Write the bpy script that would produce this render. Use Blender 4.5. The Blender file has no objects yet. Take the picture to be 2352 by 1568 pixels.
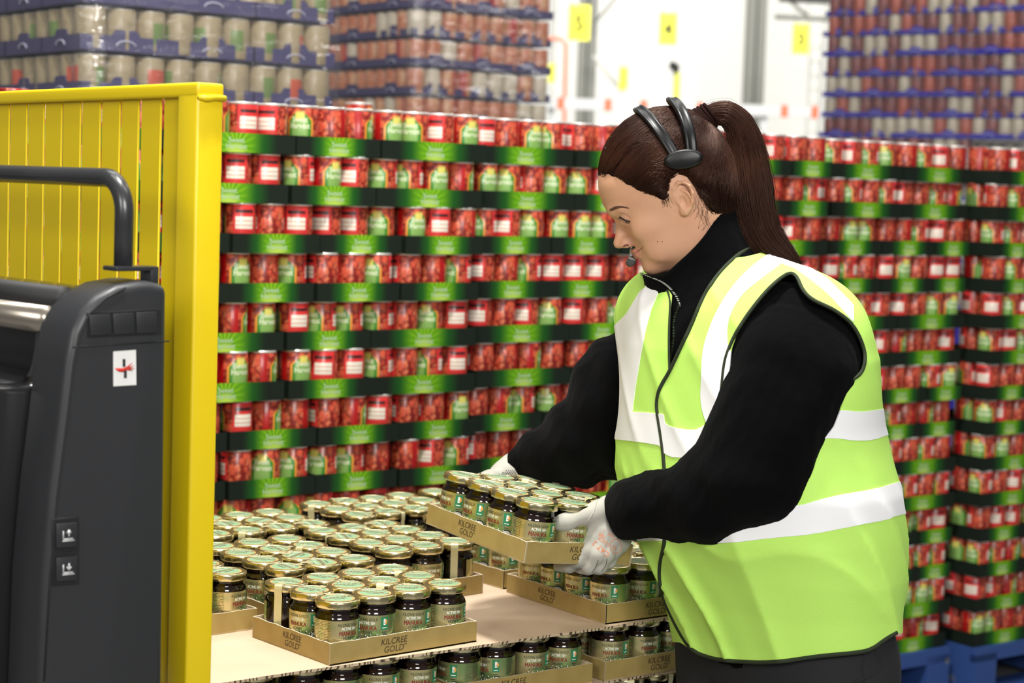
import bpy, bmesh, math, random
import numpy as np
from mathutils import Vector, Matrix
SC = bpy.context.scene
COL = SC.collection
R = random.Random(7)
NR = np.random.default_rng(5)

# ------------------------------------------------------------------ camera
FPX, CX, CY, CAMH = 4400.0, 1176.0, 784.0, 1.53
_pit, _rol = math.radians(4.69), math.radians(1.93)
_c, _s = math.cos(_pit), math.sin(_pit)
_cr, _sr = math.cos(_rol), math.sin(_rol)
FW = np.array([0, _c, -_s])
RT = np.array([1.0, 0, 0]) * _cr + np.array([0, _s, _c]) * _sr
UP = -np.array([1.0, 0, 0]) * _sr + np.array([0, _s, _c]) * _cr
O0 = np.array([0, 0, CAMH])
cam = bpy.data.cameras.new('camera')
cam.sensor_width = 36.0
cam.lens = FPX / 2352 * 36.0
cam.clip_start = 0.05
cam.clip_end = 200
camo = bpy.data.objects.new('camera', cam)
COL.objects.link(camo)
camo.matrix_world = Matrix(((RT[0], UP[0], -FW[0], 0), (RT[1], UP[1], -FW[1], 0), (RT[2], UP[2], -FW[2], CAMH), (0, 0, 0, 1)))
SC.camera = camo
cam.dof.use_dof = True
cam.dof.focus_distance = 2.92
cam.dof.aperture_fstop = 5.2

# ------------------------------------------------------------------ world, lights, exposure
SC.view_settings.view_transform = 'Standard'
SC.view_settings.look = 'None'
SC.view_settings.exposure = 0.0
SC.view_settings.gamma = 1.0
SC.view_settings.use_curve_mapping = False
world = bpy.data.worlds.new('hall_light')
SC.world = world
world.use_nodes = True
world.node_tree.nodes['Background'].inputs['Color'].default_value = (1.0, 0.985, 0.96, 1)
world.node_tree.nodes['Background'].inputs['Strength'].default_value = 0.17

def area(name, loc, target, sx, sy, power, col=(1, 0.985, 0.945)):
    l = bpy.data.lights.new(name, 'AREA')
    l.shape = 'RECTANGLE'
    l.size, l.size_y, l.energy, l.color = sx, sy, power, col
    o = bpy.data.objects.new(name, l)
    COL.objects.link(o)
    o.location = loc
    d = Vector(target) - Vector(loc)
    o.rotation_euler = d.to_track_quat('-Z', 'Y').to_euler()
    return o
area('ceiling_lamp', (-0.15, 2.45, 4.7), (0.15, 3.0, 0.8), 0.5, 0.5, 180)
area('photo_and_fill_lamp', (-1.7, -0.5, 2.5), (-0.3, 3.0, 1.2), 1.0, 1.0, 40)  # added fill from the left, brightens the yellow guard bars
area('photo_and_fill_lamp', (1.1, -1.3, 2.9), (0.4, 3.4, 1.0), 1.6, 1.2, 130)
area('ceiling_lamp', (-1.6, 2.2, 5.2), (0.0, 4.2, 0.8), 2.2, 0.7, 42)
area('ceiling_lamp', (2.4, 2.6, 5.2), (1.4, 5.0, 0.8), 2.2, 0.7, 52)
area('ceiling_lamp', (0.2, 6.4, 5.6), (0.2, 4.2, 0.6), 2.6, 0.5, 50)
area('ceiling_lamp', (3.2, 8.4, 6.0), (2.2, 9.5, 1.5), 2.6, 0.8, 160)
area('ceiling_lamp', (-2.0, 5.0, 6.0), (-1.4, 6.5, 1.5), 2.0, 0.8, 60)
area('ceiling_lamp', (2.5, 15.0, 7.0), (2.5, 21.0, 2.6), 6.0, 2.0, 860)
area('ceiling_lamp', (-3.5, 15.0, 7.0), (-3.5, 21.0, 2.6), 6.0, 2.0, 560)

# ------------------------------------------------------------------ small helpers
def ray(px, py):
    return RT * (px - CX) / FPX - UP * (py - CY) / FPX + FW
def at(px, py, Y):
    r = ray(px, py); return O0 + r * (Y / r[1])
def atz(px, py, z):
    r = ray(px, py); return O0 + r * ((z - CAMH) / r[2])
def pj(P):
    d = np.asarray(P, float) - O0
    w = d @ FW
    return np.stack([CX + FPX * (d @ RT) / w, CY - FPX * (d @ UP) / w], -1)

def tag(o, label=None, cat=None, group=None, kind=None):
    if label: o['label'] = label
    if cat: o['category'] = cat
    if group: o['group'] = group
    if kind: o['kind'] = kind
    return o
def empty(name, loc=(0, 0, 0), rot=(0, 0, 0)):
    o = bpy.data.objects.new(name, None)
    o.empty_display_size = 0.05
    COL.objects.link(o)
    o.location = loc
    o.rotation_euler = rot
    return o
def link(name, me, parent=None):
    o = bpy.data.objects.new(name, me)
    COL.objects.link(o)
    if parent is not None: o.parent = parent
    return o
def copy_tree(o, parent=None):
    c = o.copy(); COL.objects.link(c)
    c.parent = parent
    for ch in list(o.children): copy_tree(ch, c)
    return c
def np_mesh(name, V, Fc, mats, smooth=True, fm=None):
    me = bpy.data.meshes.new(name)
    V = np.asarray(V, dtype=np.float32); Fc = np.asarray(Fc, dtype=np.int32)
    n = Fc.shape[1]
    me.vertices.add(len(V)); me.vertices.foreach_set('co', V.ravel())
    me.loops.add(Fc.size); me.loops.foreach_set('vertex_index', Fc.ravel())
    me.polygons.add(len(Fc)); me.polygons.foreach_set('loop_start', np.arange(0, Fc.size, n, dtype=np.int32))
    me.polygons.foreach_set('loop_total', np.full(len(Fc), n, dtype=np.int32))
    if smooth: me.polygons.foreach_set('use_smooth', np.ones(len(Fc), dtype=bool))
    for m in (mats if isinstance(mats, (list, tuple)) else [mats]): me.materials.append(m if isinstance(m, bpy.types.Material) else m.m)
    if fm is not None: me.polygons.foreach_set('material_index', np.asarray(fm, dtype=np.int32))
    me.update(calc_edges=True); me.validate()
    return me

class MB:
    """collects shapes into one mesh"""
    def __init__(s): s.v = []; s.f = []; s.m = []; s.sm = []
    def add(s, vs, fs, mi=0, smooth=False, M=None):
        b = len(s.v)
        for v in vs:
            v = Vector(v)
            s.v.append(tuple(M @ v) if M is not None else tuple(v))
        for f in fs: s.f.append([b + i for i in f]); s.m.append(mi); s.sm.append(smooth)
        return s
    def box(s, lo, hi, mi=0, M=None):
        x0, y0, z0 = lo; x1, y1, z1 = hi
        vs = [(x0,y0,z0),(x1,y0,z0),(x1,y1,z0),(x0,y1,z0),(x0,y0,z1),(x1,y0,z1),(x1,y1,z1),(x0,y1,z1)]
        return s.add(vs, [(0,3,2,1),(4,5,6,7),(0,1,5,4),(1,2,6,5),(2,3,7,6),(3,0,4,7)], mi, False, M)
    def lathe(s, prof, n=24, mi=0, smooth=True, M=None, c0=False, c1=False, a0=0.0, a1=2*math.pi):
        full = abs(a1 - a0 - 2 * math.pi) < 1e-6
        k = n if full else n + 1
        vs = [(r * math.cos(a0 + (a1 - a0) * i / n), r * math.sin(a0 + (a1 - a0) * i / n), z) for r, z in prof for i in range(k)]
        fs = []
        for j in range(len(prof) - 1):
            for i in range(n):
                i2 = (i + 1) % k
                fs.append((j*k+i, j*k+i2, (j+1)*k+i2, (j+1)*k+i))
        s.add(vs, fs, mi, smooth, M)
        if c0: s.add([(prof[0][0]*math.cos(2*math.pi*i/n), prof[0][0]*math.sin(2*math.pi*i/n), prof[0][1]) for i in range(n)], [tuple(range(n))[::-1]], mi, False, M)
        if c1: s.add([(prof[-1][0]*math.cos(2*math.pi*i/n), prof[-1][0]*math.sin(2*math.pi*i/n), prof[-1][1]) for i in range(n)], [tuple(range(n))], mi, False, M)
        return s
    def tube(s, pts, r, n=8, mi=0, M=None, flat=1.0, up=(0,0,1), cap=True):
        P = [Vector(p) for p in pts]; m = len(P)
        rs = r if isinstance(r, (list, tuple)) else [r] * m
        vs = []
        upv = Vector(up)
        for i in range(m):
            t = (P[min(i+1, m-1)] - P[max(i-1, 0)]).normalized()
            a = t.cross(upv)
            if a.length < 1e-4: a = t.cross(Vector((1, 0, 0)))
            a.normalize(); b = a.cross(t).normalized()
            for k in range(n):
                th = 2 * math.pi * k / n
                vs.append(P[i] + a * (rs[i] * math.cos(th)) + b * (rs[i] * flat * math.sin(th)))
        fs = [(i*n+k, (i+1)*n+k, (i+1)*n+(k+1) % n, i*n+(k+1) % n) for i in range(m-1) for k in range(n)]
        if cap: fs += [tuple(range(n)), tuple(range((m-1)*n, m*n))[::-1]]
        return s.add(vs, fs, mi, True, M)
    def prism(s, poly, z0, z1, mi=0, M=None, smooth=False):
        n = len(poly)
        vs = [(x, y, z0) for x, y in poly] + [(x, y, z1) for x, y in poly]
        fs = [tuple(range(n))[::-1], tuple(range(n, 2*n))] + [(i, (i+1) % n, n+(i+1) % n, n+i) for i in range(n)]
        return s.add(vs, fs, mi, smooth, M)
    def mesh(s, name, mats):
        me = bpy.data.meshes.new(name)
        me.from_pydata(s.v, [], s.f)
        for m in (mats if isinstance(mats, (list, tuple)) else [mats]): me.materials.append(m if isinstance(m, bpy.types.Material) else m.m)
        me.polygons.foreach_set('material_index', s.m)
        me.polygons.foreach_set('use_smooth', s.sm)
        me.update()
        return me
    def build(s, name, mats, parent=None): return link(name, s.mesh(name, mats), parent)

def bevel_mesh(me, w, seg=2, ang=0.5):
    bm = bmesh.new(); bm.from_mesh(me)
    bmesh.ops.recalc_face_normals(bm, faces=bm.faces)
    es = [e for e in bm.edges if len(e.link_faces) == 2 and e.calc_face_angle(0) > ang]
    bmesh.ops.bevel(bm, geom=es, offset=w, segments=seg, profile=0.5, affect='EDGES')
    bm.to_mesh(me); bm.free()
    for p in me.polygons: p.use_smooth = True
    try: me.set_sharp_from_angle(angle=0.7)
    except Exception: pass
    return me

_tc = {}
def text_geo(txt, size, bold=0.0, shear=0.0, xs=1.0, res=3, spacing=1.0):
    """flat text geometry centred on x, baseline at y = 0"""
    key = (txt, size, bold, shear, xs, res, spacing)
    if key in _tc: return _tc[key]
    cu = bpy.data.curves.new('t', 'FONT')
    cu.body = txt; cu.size = size; cu.offset = bold; cu.shear = shear; cu.align_x = 'CENTER'
    cu.resolution_u = res; cu.space_character = spacing
    o = bpy.data.objects.new('t', cu); COL.objects.link(o)
    dg = bpy.context.evaluated_depsgraph_get(); dg.update()
    me = bpy.data.meshes.new_from_object(o.evaluated_get(dg))
    vs = [(v.co.x * xs, v.co.y) for v in me.vertices]
    fs = [tuple(p.vertices) for p in me.polygons]
    bpy.data.objects.remove(o); bpy.data.meshes.remove(me); bpy.data.curves.remove(cu)
    _tc[key] = (vs, fs)
    return _tc[key]
def text_flat(mb, txt, size, x, z, mi, y=0.0, M=None, **k):
    vs, fs = text_geo(txt, size, **k)
    mb.add([(x + a, y, z + b) for a, b in vs], fs, mi, False, M)
def text_bent(mb, txt, size, ang, z, r, mi, **k):
    vs, fs = text_geo(txt, size, **k)
    out = []
    for a, b in vs:
        t = -math.pi / 2 + ang + a / r
        out.append((r * math.cos(t), r * math.sin(t), z + b))
    mb.add(out, fs, mi, False)

# ------------------------------------------------------------------ material helpers
def mat(name, col=(0.5, 0.5, 0.5), rough=0.6, metal=0.0, spec=0.5, coat=0.0, bump=None, trans=0.0, sheen=0.0, coatr=0.08):
    m = bpy.data.materials.new(name); m.use_nodes = True
    b = m.node_tree.nodes['Principled BSDF']
    b.inputs['Base Color'].default_value = (*col, 1)
    b.inputs['Roughness'].default_value = rough
    b.inputs['Metallic'].default_value = metal
    b.inputs['Specular IOR Level'].default_value = spec
    b.inputs['Coat Weight'].default_value = coat
    b.inputs['Coat Roughness'].default_value = coatr
    b.inputs['Transmission Weight'].default_value = trans
    if sheen:
        b.inputs['Sheen Weight'].default_value = sheen
        b.inputs['Sheen Roughness'].default_value = 0.5
    if bump:
        sc, st, di = bump
        nt = m.node_tree
        tc = nt.nodes.new('ShaderNodeTexCoord'); nz = nt.nodes.new('ShaderNodeTexNoise')
        nz.inputs['Scale'].default_value = sc; nz.inputs['Detail'].default_value = 4
        bp = nt.nodes.new('ShaderNodeBump'); bp.inputs['Strength'].default_value = st; bp.inputs['Distance'].default_value = di
        nt.links.new(tc.outputs['Object'], nz.inputs['Vector'])
        nt.links.new(nz.outputs['Fac'], bp.inputs['Height'])
        nt.links.new(bp.outputs['Normal'], b.inputs['Normal'])
    return m
class E:
    """shader maths written as python expressions"""
    def __init__(s, nt, k): s.nt = nt; s.k = k
    def _m(s, op, *a):
        n = s.nt.nodes.new('ShaderNodeMath'); n.operation = op
        for i, x in enumerate(a):
            if isinstance(x, E): s.nt.links.new(x.k, n.inputs[i])
            else: n.inputs[i].default_value = float(x)
        return E(s.nt, n.outputs[0])
    def __add__(s, o): return s._m('ADD', s, o)
    __radd__ = __add__
    def __sub__(s, o): return s._m('SUBTRACT', s, o)
    def __rsub__(s, o): return s._m('SUBTRACT', o, s)
    def __mul__(s, o): return s._m('MULTIPLY', s, o)
    __rmul__ = __mul__
    def __truediv__(s, o): return s._m('DIVIDE', s, o)
    def abs(s): return s._m('ABSOLUTE', s)
    def sin(s): return s._m('SINE', s)
    def mn(s, o): return s._m('MINIMUM', s, o)
    def mx(s, o): return s._m('MAXIMUM', s, o)
    def gt(s, o): return s._m('GREATER_THAN', s, o)
    def fract(s): return s._m('FRACT', s)
    def ss(s, a, b):
        n = s.nt.nodes.new('ShaderNodeMapRange'); n.interpolation_type = 'SMOOTHSTEP'
        s.nt.links.new(s.k, n.inputs['Value'])
        inv = a > b
        lo, hi = (b, a) if inv else (a, b)
        n.inputs['From Min'].default_value = lo; n.inputs['From Max'].default_value = hi
        n.inputs['To Min'].default_value = 1.0 if inv else 0.0; n.inputs['To Max'].default_value = 0.0 if inv else 1.0
        return E(s.nt, n.outputs['Result'])
class MX:
    """material with layered colours: base, then .over(mask, colour)"""
    def __init__(s, name, attr=None, **kw):
        s.m = mat(name, **kw); s.nt = s.m.node_tree; s.b = s.nt.nodes['Principled BSDF']
        tc = s.nt.nodes.new('ShaderNodeAttribute' if attr else 'ShaderNodeTexCoord'); s.tc = tc.outputs['Vector' if attr else 'Object']
        if attr: tc.attribute_name = attr
        sp = s.nt.nodes.new('ShaderNodeSeparateXYZ'); s.nt.links.new(s.tc, sp.inputs[0])
        s.x, s.y, s.z = [E(s.nt, sp.outputs[i]) for i in range(3)]
        s.cur = None
    def ang(s): return s.x._m('ARCTAN2', s.x, s.y * -1.0)     # 0 at -Y, grows towards +X
    def comb(s, a, b, c=0.0):
        n = s.nt.nodes.new('ShaderNodeCombineXYZ')
        for i, x in enumerate((a, b, c)):
            if isinstance(x, E): s.nt.links.new(x.k, n.inputs[i])
            else: n.inputs[i].default_value = float(x)
        return n.outputs[0]
    def noise(s, scale, detail=3, vec=None, rough=0.5):
        n = s.nt.nodes.new('ShaderNodeTexNoise'); n.inputs['Scale'].default_value = scale
        n.inputs['Detail'].default_value = detail; n.inputs['Roughness'].default_value = rough
        s.nt.links.new(vec if vec is not None else s.tc, n.inputs['Vector'])
        return E(s.nt, n.outputs['Fac'])
    def voro(s, scale, vec=None, out='Distance'):
        n = s.nt.nodes.new('ShaderNodeTexVoronoi'); n.inputs['Scale'].default_value = scale
        s.nt.links.new(vec if vec is not None else s.tc, n.inputs['Vector'])
        if out == 'Distance': return E(s.nt, n.outputs['Distance'])
        sp = s.nt.nodes.new('ShaderNodeSeparateXYZ'); s.nt.links.new(n.outputs['Color'], sp.inputs[0])
        return E(s.nt, sp.outputs[0])
    def rnd(s):
        n = s.nt.nodes.new('ShaderNodeObjectInfo'); return E(s.nt, n.outputs['Random'])
    def base(s, col): s.cur = tuple(col); return s
    def over(s, mask, col):
        n = s.nt.nodes.new('ShaderNodeMix'); n.data_type = 'RGBA'
        s.nt.links.new(mask.k, n.inputs[0])
        if isinstance(s.cur, tuple): n.inputs[6].default_value = (*s.cur, 1)
        else: s.nt.links.new(s.cur, n.inputs[6])
        n.inputs[7].default_value = (*col, 1)
        s.cur = n.outputs[2]
        return s
    def done(s, rough=None, metal=None, bump=None):
        if isinstance(s.cur, tuple): s.b.inputs['Base Color'].default_value = (*s.cur, 1)
        else: s.nt.links.new(s.cur, s.b.inputs['Base Color'])
        if rough is not None: s.nt.links.new(rough.k, s.b.inputs['Roughness'])
        if metal is not None: s.nt.links.new(metal.k, s.b.inputs['Metallic'])
        if bump is not None:
            h, st, di = bump
            bp = s.nt.nodes.new('ShaderNodeBump'); bp.inputs['Strength'].default_value = st; bp.inputs['Distance'].default_value = di
            s.nt.links.new(h.k, bp.inputs['Height']); s.nt.links.new(bp.outputs['Normal'], s.b.inputs['Normal'])
        return s.m
WORDS = ['first','second','third','fourth','fifth','sixth','seventh','eighth','ninth','tenth','eleventh','twelfth','thirteenth','fourteenth','fifteenth','sixteenth','seventeenth','eighteenth','nineteenth','twentieth']
def nth(i): return WORDS[i] if i < 20 else 'twenty-' + WORDS[i - 20] if i < 29 else 'thirtieth' if i == 29 else 'thirty-' + WORDS[i - 30]
# ------------------------------------------------------------------ the hall
M_floor = MX('floor_concrete', rough=0.45).base((0.16, 0.16, 0.165))
M_floor = M_floor.over(M_floor.noise(1.3, 5).ss(0.4, 0.7), (0.24, 0.235, 0.23)).done()
M_wall = MX('white_cladding', rough=0.6)
M_wall = M_wall.base((0.86, 0.85, 0.79)).over((M_wall.z * 5.0).fract().ss(0.0, 0.12), (0.9, 0.89, 0.84)).done()
M_steel = mat('grey_steel', (0.20, 0.20, 0.175), 0.6)
M_pale = mat('pale_steel', (0.62, 0.62, 0.56), 0.6)
M_dark = mat('dark_steel', (0.06, 0.06, 0.055), 0.6)
fl = MB().box((-14, -4, -0.1), (18, 23.2, 0.0)).build('floor', M_floor); tag(fl, kind='structure')
w = MB().box((-14, 23.0, 0.0), (18, 23.2, 9.0)).build('wall_back', M_wall); tag(w, kind='structure')
def xat(px, Y, py=150): return at(px, py, Y)[0]
def zat(py, Y, px=1500): return at(px, py, Y)[2]
# steel columns against the back wall
def column(px, Y, wpx, label):
    x = xat(px, Y); h = wpx / FPX * Y / 2
    m = MB()
    m.box((x - h, Y, 0), (x + h, Y + 0.015, 8.0)); m.box((x - h, Y + 0.2, 0), (x + h, Y + 0.215, 8.0)); m.box((x - 0.008, Y, 0), (x + 0.008, Y + 0.2, 8.0))
    o = m.build('steel_column', M_steel); tag(o, label, 'column')
column(1348, 21.5, 42, 'grey steel column behind the yellow sign with number five')
column(1735, 21.5, 44, 'grey steel column standing between the signs four and three')
# diagonal braces
def brace(p, q, wpx, label):
    Y = 21.3
    a, b = at(p[0], p[1], Y), at(q[0], q[1], Y)
    r = wpx / FPX * Y / 2
    o = MB().tube([a, b], r, 4, flat=0.6).build('diagonal_brace', M_pale if wpx > 12 else M_steel); tag(o, label, 'brace')
brace((1366, 52), (1428, -20), 10, 'thin grey diagonal brace rising right from the column top')
brace((1362, 128), (1432, 212), 13, 'pale diagonal brace descending right from the steel column')
# hanging bay signs
M_yel = mat('sign_yellow', (0.82, 0.78, 0.06), 0.5); M_blk = mat('sign_black', (0.03, 0.03, 0.02), 0.5)
def sign(px, py, wpx, hpx, Y, digit, label, rz=0.0):
    s = Y / FPX; wd, hh = wpx * s, hpx * s
    root = empty('bay_sign', at(px, py + hpx / 2, Y), (0, -_rol * 0.0, rz)); tag(root, label, 'sign')
    MB().box((-wd/2, 0, 0), (wd/2, 0.006, hh)).build('sign_board', M_yel, root)
    if digit:
        m = MB(); text_flat(m, digit, hh * 0.62, 0, hh * 0.28, 0, y=-0.002, bold=hh * 0.012)
        m.build('digit', M_blk, root)
    MB().tube([(-wd*0.35, 0.003, hh), (-wd*0.35, 0.003, hh + 2.5)], 0.004, 5).tube([(wd*0.35, 0.003, hh), (wd*0.35, 0.003, hh + 2.5)], 0.004, 5).build('hanger', M_steel, root)
G = 'yellow bay number signs'
sign(1329, 53, 49, 80, 18.0, '5', 'yellow hanging sign with number 5, largest and leftmost')
sign(1533, 67, 41, 72, 19.0, '4', 'yellow hanging sign with number 4 between the two columns')
sign(1838, 90, 38, 68, 20.0, '3', 'yellow hanging sign with number 3 beside the ladder')
sign(1266, 168, 16, 44, 20.5, '', 'narrow yellow sign beside the red pipe near the crate stack')
sign(1431, 180, 20, 50, 20.6, '', 'small yellow sign on the pale diagonal brace')
# guard rail with orange marks
M_rail = mat('rail_grey', (0.62, 0.63, 0.62), 0.5); M_or = mat('rail_orange', (0.85, 0.16, 0.06), 0.5)
root = empty('guard_rail', (xat(1650, 17.5), 17.5, 0)); tag(root, 'pale grey guard rail with orange marks along the back wall', 'guard rail')
x0, x1 = xat(1255, 17.5), xat(1985, 17.5)
za, zb = at(1255, 236, 17.5)[2], at(1985, 262, 17.5)[2]
def rp(px, off=0): t = (px - 1255) / 730; return (xat(px, 17.5) - root.location.x, 0, za + (zb - za) * t + off)
m = MB(); a, b = rp(1255), rp(1985)
m.add([(a[0], 0, a[2]-.05), (b[0], 0, b[2]-.05), (b[0], 0, b[2]+.05), (a[0], 0, a[2]+.05), (a[0], .05, a[2]-.05), (b[0], .05, b[2]-.05), (b[0], .05, b[2]+.05), (a[0], .05, a[2]+.05)], [(0,1,2,3),(7,6,5,4),(3,2,6,7),(0,4,5,1),(1,5,6,2),(0,3,7,4)])
m.build('rail', M_rail, root)
for px in (1291, 1400, 1482, 1612, 1806, 1876):
    p = rp(px); MB().box((p[0]-.026, -.012, p[2]-.055), (p[0]+.026, -.002, p[2]+.055)).build('orange_mark', M_or, root)
for px in (1270, 1520, 1760, 1960):
    p = rp(px); MB().box((p[0]-.03, .02, 0), (p[0]+.03, .06, p[2]+.03)).build('post', M_rail, root)
# red pipe
o = MB().tube([at(1245, 88, 19.5), at(1288, 90, 19.5), at(1300, 102, 19.5), (at(1302, 300, 19.5)[0], 19.5, 0)], 0.018, 8).build('red_pipe', mat('pipe_red', (0.85, 0.2, 0.08), 0.5)); tag(o, 'thin orange red pipe bending down beside the crate stack', 'pipe')
# wall ladder
root = empty('wall_ladder', (xat(1872, 20.8), 20.8, 0)); tag(root, 'pale grey ladder fixed beside the yellow number 3 sign', 'ladder')
for sx in (-.06, .06): MB().tube([(sx*1.0, 0, 0), (sx, 0, 6.5)], 0.012, 6).build('rail', M_pale, root)
for i in range(34): MB().tube([(-.06, 0, 1.3 + i*.15), (.06, 0, 1.3 + i*.15)], 0.008, 5).build('rung', M_pale, root)
# pole with a black lamp head
root = empty('beacon_pole', (xat(1556, 15.0), 15.0, 0)); tag(root, 'yellow green pole with a black lamp head by the wall', 'pole')
zt = zat(165, 15.0)
MB().tube([(0, 0, 0), (0, 0, zt)], 0.026, 10).build('pole', mat('pole_yellow', (0.55, 0.55, 0.02), 0.5), root)
MB().tube([(-.01, 0, zt-.02), (-.01, 0, zt + .05), (-.05, 0, zt + .085)], [.02, .03, .012], 8).box((-.062, -.02, zt+.02), (-.02, .02, zt + .075)).build('lamp_head', M_dark, root)
# roof steelwork, top right
root = empty('roof_truss', (xat(1890, 20.0), 20.0, 0)); tag(root, 'dark roof steelwork and ducts above the ladder', 'roof truss')
for p, q, r in (((1790, -6), (2010, 4), .05), ((1780, 38), (2005, 48), .03), ((1800, -10), (1860, 40), .02), ((1900, 45), (1960, -8), .02)):
    a, b = at(*p, 20.0), at(*q, 20.0)
    MB().tube([(a[0]-root.location.x, 0, a[2]), (b[0]-root.location.x, 0.02, b[2])], r, 6).build('beam', M_dark if r > .04 else M_steel, root)

# ------------------------------------------------------------------ red can wall
TWU = np.array([math.cos(math.radians(36.6)), math.sin(math.radians(36.6)), 0]); TWN = np.array([-TWU[1], TWU[0], 0])
WA = np.array([-0.512, 4.25, 0]); PAL_TOP = 0.161; ROWH = 0.109; CR = 0.0355; PITCH = 0.075; NROW = 14
TRAYZ = [PAL_TOP + ROWH * i for i in range(NROW)]
def tomato_label(attr=None):
    m = MX('tomato_label', attr=attr, rough=0.33, coat=0.22, coatr=0.12)
    a = m.ang(); vec = m.comb(a * 0.0366, m.z, 0.0)
    m.base((0.57, 0.078, 0.036)).over(m.voro(66, vec).ss(0.30, 0.72), (0.20, 0.010, 0.008)).over(m.noise(90, 3, vec).ss(0.50, 0.75), (0.68, 0.20, 0.095))
    m.over(m.noise(38, 2, vec).ss(0.64, 0.70) * 0.8, (0.06, 0.01, 0.01))
    # plain red flank
    m.over(((a + 1.35).abs()).ss(0.26, 0.18), (0.38, 0.004, 0.006))
    # white panel side
    p = (a - 2.2).abs(); pan = p.ss(0.80, 0.72)
    m.over(pan, (0.62, 0.03, 0.03))
    wp = p.ss(0.62, 0.57) * (m.z - 0.0635).abs().ss(0.0145, 0.0125)
    m.over(wp, (0.74, 0.68, 0.58)).over(wp * (((m.z - 0.049) * 103.0).fract() - 0.97).abs().ss(0.16, 0.08), (0.55, 0.12, 0.09))
    m.over(p.ss(0.62, 0.55) * (m.z - 0.0885).abs().ss(0.0042, 0.003), (0.05, 0.01, 0.01))
    # green badge side
    ab = a.abs(); wv = (m.z * -1.0 + 0.104).mx(0.0) * 26.0
    hw = wv.mn(0.78)
    d = hw - ab
    m.over((d + 0.16).ss(0.0, 0.10) * m.z.ss(0.088, 0.080), (0.75, 0.28, 0.04))
    m.over(d.ss(0.0, 0.05) * m.z.ss(0.094, 0.086), (0.02, 0.20, 0.015))
    m.over((d - 0.12).ss(0.0, 0.22) * m.z.ss(0.09, 0.08), (0.22, 0.40, 0.10))
    m.over((ab.ss(0.36, 0.22)) * (m.z - 0.085).abs().ss(0.014, 0.004), (0.62, 0.55, 0.12))
    return m.done()
M_can = tomato_label()
M_tin = mat('tin', (0.80, 0.78, 0.74), 0.32, 0.6)
M_cantext = mat('label_print_pale', (0.70, 0.78, 0.52), 0.4)
def can_meshes():
    m = MB().lathe([(CR*.96, .0015), (CR, .004), (CR, .1015), (CR*.97, .1030)], 28)
    text_bent(m, 'Sweet', .017, 0, .071, CR+.0003, 1, bold=.0004, xs=.85); text_bent(m, 'Harvest', .017, 0, .057, CR+.0003, 1, bold=.0004, xs=.85)
    b = m.mesh('label', [M_can, M_cantext])
    m = MB().lathe([(CR*.97, .1025), (CR*1.01, .1035), (CR*1.012, .108), (CR*.96, .108), (CR*.94, .1062), (0.001, .1062)], 28)
    return b, m.mesh('rim', M_tin)
CAN_L, CAN_R = can_meshes()
# trays
def tray_mat(name, gw):
    m = MX(name, rough=0.6, spec=0.2)
    x = m.x.abs()
    v = m.comb(m.x, m.z, 0)
    m.base((0.008, 0.014, 0.009)).over(m.noise(500, 2).ss(0.55, 0.8), (0.02, 0.03, 0.02))
    m.over(x.ss(gw * 1.5, gw * 0.85), (0.010, 0.085, 0.010))
    m.over(x.ss(gw * 1.0, gw * 0.42), (0.10, 0.31, 0.006))
    ray_ = m.x._m('ARCTAN2', m.z - 0.012, m.x)
    rays = (ray_ * 17.0).sin().ss(-0.2, 0.9)
    m.over(rays * x.ss(gw * 0.8, 0.0), (0.28, 0.52, 0.02))
    m.over(((m.x * m.x * 1.0 + (m.z - 0.006) * (m.z - 0.006) * 3.0)).ss(0.0009, 0.0), (0.42, 0.62, 0.08))
    return m.done()
M_tray4, M_tray3 = tray_mat('tray_print_wide', 0.070), tray_mat('tray_print', 0.053)
M_traytext = mat('tray_print_pale', (0.42, 0.58, 0.34), 0.5)
TH = 0.042
def tray_mesh(nc, depth):
    L = nc * PITCH - (0.0065 if nc > 2 else 0.0035); t = 0.0015; m = MB()
    m.box((-L/2, 0, 0), (L/2, depth, t)); m.box((-L/2, 0, t), (L/2, t, TH)); m.box((-L/2, depth-t, t), (L/2, depth, TH))
    m.box((-L/2, t, t), (-L/2+t, depth-t, TH)); m.box((L/2-t, t, t), (L/2, depth-t, TH))
    text_flat(m, 'Sweet', .016, 0, .021, 1, y=-.0006, bold=.0003); text_flat(m, 'Harvest', .016, 0, .008, 1, y=-.0006, bold=.0003)
    return m.mesh('fruit_tray', [M_tray4 if nc == 4 else M_tray3, M_traytext])
T4M, T3M, T2M = tray_mesh(4, .225), tray_mesh(3, .30), tray_mesh(2, .30)
# (pallet start s, cans in a row, back offset, first pattern from the right end?, words)
PALS = [(-0.66, 16, 0.0, True, 'nearest left stack'), (0.562, 16, 0.055, False, 'middle stack'), (1.83, 8, 0.12, False, 'third stack'), (2.48, 12, 0.06, False, 'far right stack')]
OCC = [(1372,384),(1403,327),(1447,272),(1511,240),(1585,258),(1655,232),(1712,266),(1757,333),(1779,467),(1830,582),(1900,650),(1960,740),(2010,830),(2020,960),(2050,1100),(2050,1250),(2068,1370),(2060,1450),(2030,1568),(1530,1568),(1440,1330),(1400,1240),(1420,1120),(1190,1100),(1170,1050),(1300,930),(1390,880),(1430,790),(1435,700),(1500,640),(1460,580),(1411,560),(1411,500),(1380,430)]
def inpoly(x, y, P):
    c = False; j = len(P) - 1
    for i in range(len(P)):
        if (P[i][1] > y) != (P[j][1] > y) and x < (P[j][0]-P[i][0]) * (y-P[i][1]) / (P[j][1]-P[i][1]) + P[i][0]: c = not c
        j = i
    return c
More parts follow.
